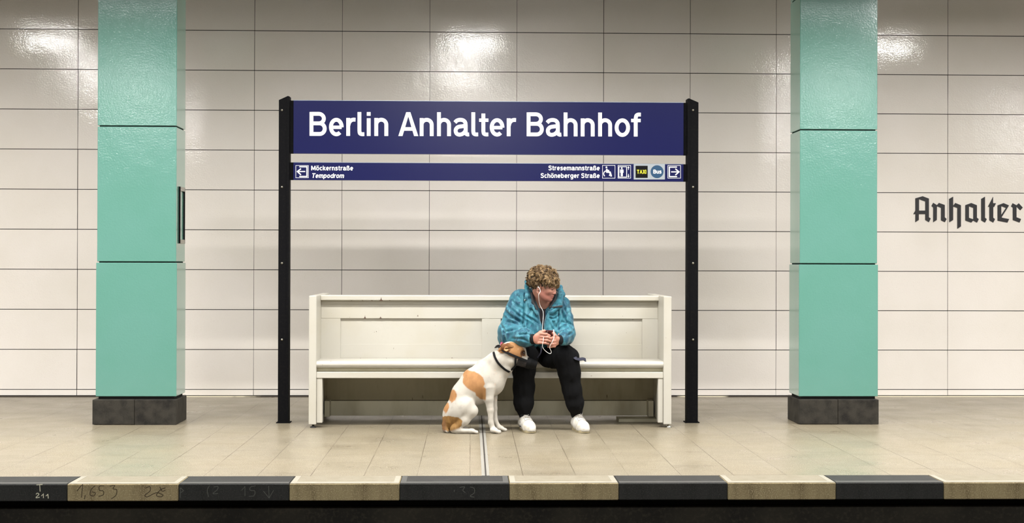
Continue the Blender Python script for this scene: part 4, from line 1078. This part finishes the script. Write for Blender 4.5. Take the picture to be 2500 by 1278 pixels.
    # the left hand (right in the photo) holds from below and behind
    b.cap(wrR, pt(1356, 833, 10.10), .026, .030, k=.015, flat=((0, 1, .2), .75))
    b.cap(pt(1357, 828, 10.09), pt(1349, 829, 10.082), .023, .020, k=.012, flat=((0, 1, .2), .75)); b.cap(pt(1356, 838, 10.10), pt(1349, 840, 10.085), .022, .019, k=.012, flat=((0, 1, .2), .75))
    for i, (ky, Yk, tx) in enumerate(((826, 10.075, 1341), (833, 10.066, 1339), (840, 10.066, 1337), (846, 10.074, 1338))):
        r = (.0098, .0100, .0095, .0085)[i]
        b.chain([pt(1354, ky, Yk+.012), pt(1349.5, ky+.5, Yk-.006), pt(1344, ky+1.5, Yk-.004+.008*(i < 2)), pt(tx, ky+1.5, Yk+.012)], [.011, r, r*.95, r*.82], k=.0035)
    b.chain([pt(1356, 829, 10.095), pt(1355, 820, 10.08), pt(1351, 813.5, 10.085), pt(1346.5, 811.5, 10.095)], [.016, .0122, .0105, .009], k=.006)
    V, F = b.solve(1)
    q = (V-head); f_, s_, u_ = q@Fw, q@Sd, q@Up
    base = NV(srgb(170, 120, 102)[:3]); C = np.tile(base, (len(V), 1))
    def blend(m, c):
        nonlocal C
        C = C*(1-m[:, None])+NV(srgb(*c)[:3])*m[:, None]
    blend(.35*sm01(fbm(V*22, 4, 3), -.3, .8), (184, 132, 112))
    face = sm01(f_, .0, .03)*sm01(u_, -.13, -.12)*(np.abs(s_) < .09)
    blend(face*sm01(-u_, .03, .06)*.5, (148, 84, 78))                                   # ruddy cheeks
    lip = np.exp(-((u_+.0775)/.009)**2-(s_/.021)**2)*sm01(f_, .07, .082); blend(np.clip(lip*.8, 0, 1), (132, 72, 66))
    for sg in (-1, 1):
        e = sm01(.0125-np.sqrt(((s_-sg*.031)/1.25)**2+((u_+.023)*1.9)**2), 0, .004)*sm01(f_, .07, .078); blend(e*.85, (54, 34, 28))
        e = np.exp(-((s_-sg*.030)/.018)**4-((u_-.003)/.0045)**2)*sm01(f_, .06, .07); blend(np.clip(e, 0, 1)*.7, (120, 76, 46))
    hnd = (V[:, 1] < 10.2)*(V[:, 2] < .75)*(V[:, 2] > .5); blend(hnd*.35*sm01(fbm(V*60, 8, 2), -.2, .6), (176, 106, 88))
    body = field_obj('person', V, F, M['skin'], None, C, origin=(hip[0], hip[1], 0))
    tag(body, 'seated person in a teal blue jacket and black trousers looking sideways, holding a phone', 'person')
    body['label'] = 'person in teal blue jacket and black trousers sitting on the bench, looking aside'
    # ---- hair: wavy locks of many strands grown over the scalp
    hm = Field(.005, .016)
    hm.ell(H(-.024, 0, .022), (.103, .086, .082), axh, k=.02); hm.ell(H(-.055, 0, -.018), (.066, .074, .056), axh, k=.02)
    v, ff = hm.solve(1)
    hc = [NV(srgb(*c)[:3]) for c in ((48, 35, 22), (84, 63, 38), (120, 95, 62), (160, 134, 96))]
    colr = np.tile(hc[0]*.8, (len(v), 1))
    HV = [v]; HF = [ff]; HC = [colr]; nv = len(v)
    rr = random.Random(12)
    def lock(path, wid, ns, ci):
        nonlocal nv
        path = NV(curve(path, 3)); n_ = len(path); tg = np.gradient(path, axis=0); tg /= np.linalg.norm(tg, axis=1)[:, None]+1e-9
        up_ = np.cross(tg, NV([.3, .2, .9])); up_ /= np.linalg.norm(up_, axis=1)[:, None]+1e-9; sd__ = np.cross(tg, up_)
        for k_ in range(ns):
            a = rr.uniform(0, 6.28); r = wid*math.sqrt(rr.random()); ph = rr.uniform(-.5, .5); u = np.linspace(0, 1, n_)
            env = (.55+.75*np.sin(np.pi*np.clip(u*1.05, 0, 1)))*(1-.55*u**3)
            off = (up_*math.cos(a)+sd__*math.sin(a))*(r*env)[:, None]+up_*(.0014*np.sin(u*9+ph*6))[:, None]
            c_ = path+off; rad = (.0017*(1-u**4*.75))
            o1 = up_*rad[:, None]; o2 = (sd__*.87-up_*.5)*rad[:, None]; o3 = (-sd__*.87-up_*.5)*rad[:, None]
            vv = np.stack([c_+o1, c_+o2, c_+o3], 1).reshape(-1, 3)
            i_ = np.arange(n_-1)[:, None]*3; fq = np.concatenate([np.stack([i_[:, 0]+a_, i_[:, 0]+b_, i_[:, 0]+3+b_, i_[:, 0]+3+a_], 1) for a_, b_ in ((0, 1), (1, 2), (2, 0))])
            t_ = min(3, max(0, ci+rr.gauss(0, .45))); lo_ = int(min(2, math.floor(t_))); cc = hc[lo_]*(1-(t_-lo_))+hc[lo_+1]*(t_-lo_)
            HV.append(vv); HF.append(fq+nv); HC.append(np.tile(cc, (len(vv), 1))); nv += len(vv)
    for i in range(430):
        th = rr.uniform(0, 2*math.pi); cz = rr.uniform(-.5, 1); ph = math.acos(cz)
        d = NV([math.sin(ph)*math.cos(th), math.sin(ph)*math.sin(th), math.cos(ph)])
        if d[0] > .35 and d[2] < .22: continue
        if d[2] < -.15 and d[0] > -.05: continue
        c = H(-.024, 0, .018)+Fw*d[0]*.104+Sd*d[1]*.088+Up*d[2]*.086
        n = Fw*d[0]+Sd*d[1]+Up*d[2]
        t = n*.25-Up*.9+Fw*.35+NV([rr.gauss(0, .45) for _ in range(3)]); t = t-n*(t@n)*.9; t /= np.linalg.norm(t); bb_ = np.cross(n, t)
        L = rr.uniform(.040, .072); ph0 = rr.uniform(0, 6.28); amp = rr.uniform(.004, .009); pts = []
        lift = rr.uniform(.006, .022)
        for j_ in range(7):
            a = j_/6; pts.append(c+t*L*(a-.3)+n*(-.004+lift*math.sin(min(1, a*1.25)*2.4)+amp*.7*math.sin(ph0+a*7))+bb_*amp*math.cos(ph0+a*7))
        lock(pts, rr.uniform(.0055, .0085), 15, rr.uniform(.4, 2.7))
    for i in range(44):                                    # fringe over the brow
        s_ = -.080+.16*i/43; c = H(.058-.35*s_*s_/.08, s_, .042+rr.uniform(-.008, .012)); ph0 = rr.uniform(0, 6)
        e = c+Up*rr.uniform(-.062, -.036)+Fw*rr.uniform(.018, .038)+Sd*rr.uniform(-.018, .018)
        pts = [c-Fw*.03+Up*.030, c+Fw*.006+Up*.020]+[c+(e-c)*a+Fw*(.018*math.sin(a*3.14))+Sd*.005*math.sin(ph0+a*8) for a in (.2, .45, .7, 1.0)]
        lock(pts, rr.uniform(.006, .009), 15, rr.uniform(.8, 2.8))
    for i in range(26):                                    # in front of and behind the ear
        c = H(rr.uniform(-.07, .050), .074+rr.uniform(-.006, .006), rr.uniform(-.014, .022)); e = c-Up*rr.uniform(.014, .030)+Fw*rr.uniform(-.012, .012); ph0 = rr.uniform(0, 6)
        pts = [c+Up*.03-Sd*.006, c+Up*.012+Sd*.006]+[c+(e-c)*a+Sd*(.006+.004*math.sin(ph0+a*6)) for a in (.3, .65, 1.0)]
        lock(pts, .0065, 13, rr.uniform(.4, 2.3))
    field_obj('hair', np.concatenate(HV), np.concatenate(HF), M['hair'], body, np.concatenate(HC))
    # ---- t-shirt seen in the open jacket
    ts = Field(.006, .03)
    ts.cap(neck+NV([0, .015, -.045]), chest+NV([0, -.01, 0]), .072, .142, k=.04, flat=((0, .8, .6), .85)); ts.cap(chest+NV([0, -.01, 0]), hip, .145, .145, k=.04)
    ts.ell(neck+NV([.0, -.03, .045]), (.055, .07, .05), op=-1, k=.01)
    v, ff = ts.solve(2); field_obj('t_shirt', v, ff, M['shirt'], body)
    # ---- jacket
    def wrinkle(v, n, amp, seed, stretch=(14, 14, 22)):
        a = fbm(v*NV(stretch), seed, 2); r = 1-np.abs(a)*2; w = amp*(np.clip(r, -.6, 1))
        a2 = fbm(v*NV(stretch)*2.3+5, seed+7, 2); return v+n*(w+amp*.45*(1-2*np.abs(a2)))[:, None]
    j = Field(.0045, .035)
    j.cap(hip+NV([0, 0, .085]), A_(1318, 800, 10.56), .175, .180, k=.05, flat=((0, 1, 0), .80))
    j.cap(A_(1318, 800, 10.56), A_(1319, 765, 10.49), .182, .170, k=.06, flat=((0, 1, 0), .82))
    j.cap(A_(1319, 765, 10.50), A_(1322, 742, 10.46), .165, .125, k=.05, flat=((0, 1, 0), .8))
    j.cap(shL+NV([.01, .02, 0]), neck+NV([-.03, .05, -.01]), .075, .075, k=.05); j.cap(shR+NV([0, .02, 0]), neck+NV([.04, .05, -.02]), .062, .07, k=.05)
    # sleeves
    j.chain([shL+NV([0, 0, -.005]), A_(1256, 775, 10.38), elL], [.078, .078, .082], k=.018)
    j.chain([elL, A_(1262, 822, 10.26), A_(1282, 825, 10.17), A_(1293, 828, 10.14)], [.080, .070, .060, .046], k=.035)
    j.chain([shR+NV([0, 0, -.005]), A_(1377, 780, 10.38), elR], [.066, .062, .062], k=.018)
    j.chain([elR, A_(1382, 822, 10.24), A_(1374, 829, 10.15)], [.060, .052, .042], k=.03)
    # hem standing out over the hips, left behind
    j.cap(A_(1232, 825, 10.56), A_(1240, 838, 10.62), .052, .058, k=.04); j.cap(A_(1300, 836, 10.36), A_(1262, 842, 10.42), .045, .05, k=.04)
    j.cap(A_(1372, 838, 10.42), A_(1345, 834, 10.36), .035, .04, k=.04)
    # front panels
    j.cap(A_(1296, 752, 10.34), A_(1301, 812, 10.30), .052, .062, k=.04, flat=((0, 1, 0), .7)); j.cap(A_(1352, 768, 10.34), A_(1350, 812, 10.31), .052, .056, k=.04, flat=((0, 1, 0), .7))
    # opening down the front
    j.chain([A_(1326, 715, 10.28), A_(1323, 745, 10.26), A_(1323, 775, 10.24), A_(1321, 812, 10.21)], [.052, .046, .022, .010], k=.012) if False else None
    for a_, b_, ra, rb in ((A_(1328, 705, 10.30), A_(1325, 742, 10.27), .062, .050), (A_(1325, 742, 10.27), A_(1322, 775, 10.25), .052, .030), (A_(1322, 775, 10.25), A_(1321, 822, 10.22), .030, .012)):
        j.cap(a_, b_, ra, rb, k=.014, op=-1, flat=((0, 1, 0), 1.9))
    j.ell(H(.0, 0, -.03), (.11, .10, .12), axh, op=-1, k=.012)
    j.cap(elL+NV([-.04, 0, .05]), elL+NV([-.055, -.02, -.03]), .006, .006, k=.012, op=-1)
    v, ff = j.solve(1); n = normals(v, ff)
    def folds(v, n):
        mid = sm01(v[:, 0], A_(1300, 780, 10.4)[0], A_(1340, 780, 10.4)[0]); out = v.copy()
        for sg, w_ in ((1, 1-mid), (-1, mid)):
            a = NV([.62*sg, -.1, .78]); a /= np.linalg.norm(a); t1 = NV([.78*sg, 0, -.62]); t1 /= np.linalg.norm(t1); t2 = np.cross(a, t1)
            warp = .012*fbm(v*9, 40+sg, 2)[:, None]*a
            mk_ = .35+.65*sm01(fbm(v*6, 71, 2), -.3, .5)
            for fr, am, sd_ in ((13, .0062, 3), (29, .0050, 9)):
                q = v+warp; Q = np.stack([q@a*fr, q@t1*fr*.22, q@t2*fr*.35], 1); h_ = 1-2*np.abs(vnoise(Q, sd_))
                out += n*(am*np.clip(h_, -.7, 1)*w_*mk_)[:, None]
        return out
    v = folds(v, n)
    # the deeper creases of this jacket, each a line pressed into the cloth
    cr = lambda pts: [A_(1160+x/4.734, 630+y/4.734, 10.35)[[0, 2]] for x, y in pts]
    px_ = 10.35/FPX
    creases = [([(575, 420), (566, 600), (556, 760), (562, 835)], 2.2, .009), ([(332, 600), (430, 690), (545, 755)], 3, .010), ([(345, 735), (430, 742), (540, 775)], 2.6, .008), ([(430, 500), (500, 560), (555, 600)], 2.6, .007),
        ([(335, 860), (420, 822), (500, 808)], 2.6, .008), ([(385, 560), (470, 640), (558, 705)], 2.4, .007), ([(335, 900), (352, 950), (400, 990)], 2.4, .010), ([(480, 880), (560, 862), (640, 872)], 2.4, .007), ([(420, 920), (520, 915), (600, 950)], 2.6, .006),
        ([(575, 665), (640, 700), (735, 765)], 2.6, .008), ([(605, 720), (600, 850)], 2.4, .006), ([(660, 740), (662, 850)], 2.2, .005), ([(470, 420), (520, 480)], 2.6, .006),
        ([(865, 690), (900, 750), (925, 810)], 2.4, .007), ([(955, 600), (962, 700), (935, 830)], 2.2, .009), ([(1000, 620), (1030, 700), (1110, 775)], 2.8, .009), ([(960, 825), (1040, 800), (1120, 835)], 2.6, .008),
        ([(1040, 880), (1115, 850)], 2.4, .007), ([(1010, 520), (1040, 600), (1080, 660)], 2.6, .006), ([(852, 602), (905, 610), (962, 606)], 2.0, .007), ([(850, 690), (905, 700), (960, 664)], 2.0, .006), ([(990, 740), (1060, 750), (1110, 800)], 2.6, .006), ([(300, 780), (330, 820), (335, 880)], 2.6, .009)]
    N2 = normals(v, ff); front = sm01(-N2[:, 1], .0, .35)*(v[:, 1] < 10.62)
    for pts_, w_, am_ in creases:
        L_ = curve([NV(q) for q in cr(pts_)], 5); am_ *= 1.7; w_ *= .85; P2 = v[:, [0, 2]]; dm = np.full(len(v), 9.0); sg_ = np.zeros(len(v)); 
        for i_ in range(len(L_)-1):
            a_, b_ = NV(L_[i_]), NV(L_[i_+1]); ab = b_-a_; tt = np.clip(((P2-a_)@ab)/(ab@ab+1e-12), 0, 1); dd = P2-(a_+tt[:, None]*ab); d_ = np.hypot(dd[:, 0], dd[:, 1])
            m2 = d_ < dm; dm[m2] = d_[m2]; gl = (i_+tt)/(len(L_)-1); sg_[m2] = gl[m2]
        taper = np.sin(np.pi*np.clip(sg_*.8+.1, 0, 1)); w = w_*px_
        v = v+N2*((-am_*np.exp(-(dm/w)**2)+am_*.55*np.exp(-((dm-2.4*w)/(1.5*w))**2))*taper*front)[:, None]
    v[:, 2] = np.where((v[:, 1] > BF) & (v[:, 2] < SEAT+.004), SEAT+.004, v[:, 2])
    jk = field_obj('jacket', v, ff, M['jacket'], body)
    # ---- collar: stands up left of the head, folds open to the right
    c = Field(.0042, .02)
    c.chain([A_(1296, 752, 10.30), A_(1290, 728, 10.33), A_(1287, 703, 10.38), A_(1288, 688, 10.42)], [.020, .026, .024, .016], k=.015, flat=((.75, -.55, .2), .55))
    c.chain([A_(1288, 688, 10.42), A_(1305, 682, 10.50), A_(1340, 690, 10.52), A_(1366, 705, 10.46)], [.020, .022, .022, .022], k=.015)
    c.chain([A_(1366, 704, 10.46), A_(1370, 722, 10.38), A_(1362, 744, 10.31), A_(1347, 762, 10.285)], [.022, .028, .032, .020], k=.015, flat=((-.6, -.7, .2), .6))
    c.chain([A_(1296, 738, 10.31), A_(1304, 752, 10.285), A_(1313, 768, 10.28)], [.020, .018, .011], k=.012, flat=((.4, -.9, .2), .6))
    v, ff = c.solve(1); n = normals(v, ff); v = wrinkle(v, n, .004, 33)
    field_obj('collar', v, ff, M['jacket'], body)
    # dark inside of the collar and its placket
    for pts_, rs_, fl_ in (([A_(1299, 718, 10.34), A_(1302, 738, 10.29), A_(1311, 756, 10.27)], [.015, .014, .008], ((.5, -.8, .2), .6)), ([A_(1357, 716, 10.39), A_(1353, 733, 10.345), A_(1342, 751, 10.30)], [.014, .016, .010], ((-.5, -.8, .2), .6)),
            ([A_(1347, 751, 10.268), A_(1371, 748.5, 10.285)], [.006, .010], ((0, -1, .2), .5))):
        c = Field(.004, .012); c.chain(pts_, rs_, k=.01, flat=fl_); v, ff = c.solve(1); field_obj('collar_lining', v, ff, M['jacket_dark'], body)
    # zip edges
    for pts in ([(1310, 757, 10.262), (1316, 772, 10.262), (1319, 790, 10.250), (1318.5, 812, 10.235)], [(1341, 760, 10.265), (1333, 774, 10.262), (1329, 790, 10.252), (1327, 812, 10.238)]):
        m_ = MB(); P = curve([A_(*q) for q in pts], 6); m_.tube(P, .0019, 6); m_.build('zip_edge', M['jacket_trim'], jk)
    for q in ((1281.5, 733.5, 10.335),):
        m_ = MB(); cc = A_(*q); m_.tube([cc+NV([0, -.012, 0]), cc], .006, 10); m_.build('snap_button', M['steel'], jk)
    # ---- knitted cuffs
    for a, b_, ra, rb in ((A_(1289, 827, 10.155), A_(1302.5, 829, 10.112), .042, .036), (A_(1372, 829, 10.145), A_(1363.5, 832, 10.118), .036, .033)):
        c = Field(.0035, .01); c.cap(a, b_, ra, rb); 
        v, ff = c.solve(1); n = normals(v, ff); d = (b_-a)/np.linalg.norm(b_-a); u = np.cross(d, NV([0, 0, 1.0])); u /= np.linalg.norm(u); w = np.cross(d, u)
        an_ = np.arctan2((v-a)@u, (v-a)@w); v = v+n*(.0005*np.sin(an_*26))[:, None]
        field_obj('cuff', v, ff, M['knit'], jk)
        if a[0] > A_(1340, 829, 10.15)[0]: continue
        m_ = MB(); mid = a+(b_-a)*.12; R_ = ra+.003; m_.tube([mid+(u*math.cos(t)+w*math.sin(t))*R_ for t in [2*math.pi*i/24 for i in range(25)]], .0022, 5, cap=False); m_.build('cuff_piping', M['jacket_trim'], jk)
    # ---- trousers
    t = Field(.0045, .03)
    t.cap(hipL+NV([0, .02, .0]), hipR+NV([0, .02, .0]), .112, .112, k=.05)
    t.cap(hipL, knL, .098, .083, k=.05); t.cap(hipR, knR, .098, .086, k=.05)
    t.cap(A_(1330, 872, 10.55), A_(1345, 880, 10.42), .075, .055, k=.05)
    t.chain([knL, A_(1280, 905, 10.335), A_(1279, 950, 10.335), A_(1279, 985, 10.33), A_(1280, 1004, 10.33)], [.083, .076, .069, .066, .048], k=.03)
    t.chain([knR, A_(1388, 908, 10.28), A_(1396, 955, 10.29), A_(1403, 985, 10.30), A_(1406, 1004, 10.325)], [.086, .076, .064, .058, .043], k=.03)
    v, ff = t.solve(1); n = normals(v, ff); v = wrinkle(v, n, .0050, 51, (15, 12, 5))
    v[:, 2] = np.where((v[:, 1] > BF) & (v[:, 2] < SEAT+.001) & (v[:, 2] > .40), np.maximum(v[:, 2], SEAT+.001), v[:, 2])
    tr = field_obj('trousers', v, ff, M['trousers'], body)
    for an, r in ((anL, .046), (anR, .042)):
        c = Field(.0035, .01); c.cap(an+NV([0, 0, .004]), an+NV([.001, 0, -.012]), r, r-.004, k=.01); v, ff = c.solve(1); field_obj('ankle_cuff', v, ff, M['knit'], tr)
    m_ = MB(); P = curve([A_(1398, 868, 10.26), A_(1404, 874, 10.20), A_(1412, 878, 10.22), A_(1423, 877, 10.28), A_(1430, 880, 10.30)], 6)
    m_.ribbon(P, [NV([.1, -.8, .6])]*len(P), .026, .005); m_.build('waist_tie', M['navy_cloth'], tr)
    m_ = MB(); P = curve([A_(1322, 846, 10.20), A_(1320, 862, 10.20), A_(1312, 874, 10.22)], 5); m_.ribbon(P, [NV([.1, -1, .2])]*len(P), .009, .004); m_.build('waist_cord', M['navy_cloth'], tr)
    # ---- trainers
    def shoe(an, hx, hy, dirx, lab, inset):
        """heel at (hx, hy); the shoe runs .29 m towards the camera, drifting dirx metres to the right"""
        d = NV([dirx, -.27, 0]); L = np.linalg.norm(d); d = d/L; sd = NV([-d[1], d[0], 0]); o_ = NV([hx, hy, 0])
        S = lambda a, s_, z: o_+d*a+sd*s_+NV([0, 0, z])
        c = Field(.0035, .02)
        c.chain([S(.045, 0, .052), S(.12, -.001, .048), S(.205, -.003, .036), S(.250, 0, .030)], [.040, .044, .043, .034], k=.025)
        c.cap(S(.045, 0, .06), S(.062, 0, .098), .038, .034, k=.02); c.cap(S(.075, 0, .09), S(.14, 0, .058), .026, .036, k=.02)
        c.cap(S(.082, 0, .098), S(.098, 0, .112), .016, .012, k=.01)                 # tongue
        c.ell(S(.060, 0, .126), (.034, .030, .026), (d, sd, NV([0, 0, 1])), op=-1, k=.008)
        v, ff = c.solve(1); v[:, 2] = np.maximum(v[:, 2], .014)
        a = (v-o_)@d; s_ = (v-o_)@sd
        sh = field_obj('shoe', v, ff, M['shoe'], body)
        # sole
        out = [(.0, 0), (.004, .022), (.03, .036), (.09, .036), (.16, .044), (.215, .047), (.255, .036), (.280, .012), (.282, -.006), (.268, -.030), (.235, -.046), (.17, -.045), (.09, -.036), (.03, -.036), (.004, -.022)]
        P = curve([NV(q) for q in out+[out[0]]], 4)[:-1]; nn = len(P); m_ = MB(); vv = []
        for z, g in ((.0, .955), (.004, .965), (.018, .96), (.023, .93)):
            for q in P:
                qq = (q-NV([.14, 0]))*NV([g, g*.93])+NV([.14, 0]); lift = .004*max(0, (qq[0]-.22)/.06)**2+.004; vv.append(S(qq[0], qq[1], z+(lift if z < .01 else lift*.8)-.004))
        f_ = [tuple(range(nn-1, -1, -1)), tuple(3*nn+i for i in range(nn))]
        for r_ in range(3): f_ += [(r_*nn+i, r_*nn+(i+1) % nn, (r_+1)*nn+(i+1) % nn, (r_+1)*nn+i) for i in range(nn)]
        m_.add(vv, f_, 0, False); m_.build('sole', M['sole'], sh)
        # sock
        def top(a0, s0):
            m2 = (np.abs(a-a0) < .006) & (np.abs(s_-s0) < .006)
            return v[m2, 2].max() if m2.any() else .06
        for k_ in range(4):                                                          # laces
            a_ = .102+.017*k_; m_ = MB(); m_.tube(curve([S(a_+.003*q, q*.008, top(a_+.003*q, q*.008)+.0015) for q in (-2.4, -1.2, 0, 1.2, 2.4)], 3), .0022, 6); m_.build('lace', M['sock'], sh)
        for pth in ([(.185, -.030), (.178, -.015), (.176, 0), (.178, .015), (.185, .030)], [(.105, -.026), (.13, -.024), (.16, -.026), (.178, -.028)], [(.105, .024), (.13, .023), (.16, .025), (.178, .028)]):
            m_ = MB(); m_.tube(curve([S(p_, q_, top(p_, q_)+.0003) for p_, q_ in pth], 4), .0014, 5); m_.build('seam', M['sock'], sh)
        c = Field(.0035, .01); c.cap(S(.060, 0, .082), S(.057, 0, .138), .037, .0405); vk, ff = c.solve(1); field_obj('sock', vk, ff, M['sock'], body)
        if inset:
            for (a0, z0, a1, z1, w) in ((.100, .062, .125, .064, .010), (.085, .036, .140, .038, .012)):
                c = Field(.003, .006); c.cap(S(a0, -.036, z0), S(a1, -.043, z1), w, w*.8, flat=((0, 0, 1), .8)); v, ff = c.solve(0); field_obj('side_inset', v, ff, M['shoe_dark'], sh)
    shoe(anL, anL[0]-.012, anL[1]+.065, .060, '', True)
    shoe(anR, anR[0]-.004, anR[1]+.060, .062, '', False)
    return head, H, body
PH, HH, person = build_person()

# ------------------------------------------------------------------ phone and earphones
def rbox(name, c, ax, hs, mat, parent=None, bev=.004):
    m_ = MB(); m_.box(-hs[0], hs[0], -hs[1], hs[1], -hs[2], hs[2], b=bev)
    m_.v = [tuple(NV(c)+ax[0]*p[0]+ax[1]*p[1]+ax[2]*p[2]) for p in m_.v]
    return m_.build(name, mat, parent, origin=tuple(c) if parent is None else None)
pc = A_(1341.5, 822, 10.098)
pu = NV([.06, -.45, .89]); pu /= np.linalg.norm(pu); pr = NV([1, .05, -.02]); pr -= pu*(pr@pu); pr /= np.linalg.norm(pr); pn = np.cross(pr, pu)
ph = rbox('phone', pc, (pr, pn, pu), (.031, .0045, .050), M['phone'])
tag(ph, 'dark red phone held in both hands of the seated person', 'phone')
sd_ = 1 if pn[1] > 0 else -1
rbox('screen', pc+pn*sd_*.0052, (pr, pn, pu), (.028, .0006, .046), M['phone_glass'], ph, .0004)
rbox('camera_lens', pc-pn*sd_*.0050+pu*.038-pr*.018, (pr, pn, pu), (.005, .001, .005), M['steel'], ph, .0008)
er = HH(-.002, .090, -.034)
m_ = MB()
P = curve([er+NV([.0, -.004, .004]), er+NV([.010, -.012, -.010]), er+NV([.012, -.018, -.03]), er+NV([0, -.03, -.055]), A_(1318, 745, 10.235), A_(1326, 762, 10.225), A_(1325.5, 785, 10.205), A_(1324, 806, 10.13), A_(1327, 826, 10.035), A_(1324.5, 846, 10.03), A_(1331, 857, 10.04), A_(1342, 864, 10.04), A_(1346, 860, 10.04), A_(1342, 848, 10.03), A_(1349, 834, 10.02), A_(1352.5, 824, 10.03), A_(1351.5, 808, 10.065)], 8)
m_.tube(P, .0017, 6)
ep = m_.build('earphones', M['cord'], origin=tuple(er))
tag(ep, 'white earphone cable running from the ear of the seated person to the phone', 'earphones')
m_ = MB(); m_.tube([er+NV([-.002, .004, .006]), er+NV([.002, -.010, .002])], [.0055, .0042], 10); m_.build('earbud', M['cord'], ep)
m_ = MB(); m_.tube([A_(1351.5, 806, 10.066), A_(1351.8, 814, 10.05)], .0036, 8); m_.build('cable_plug', M['cord'], ep)
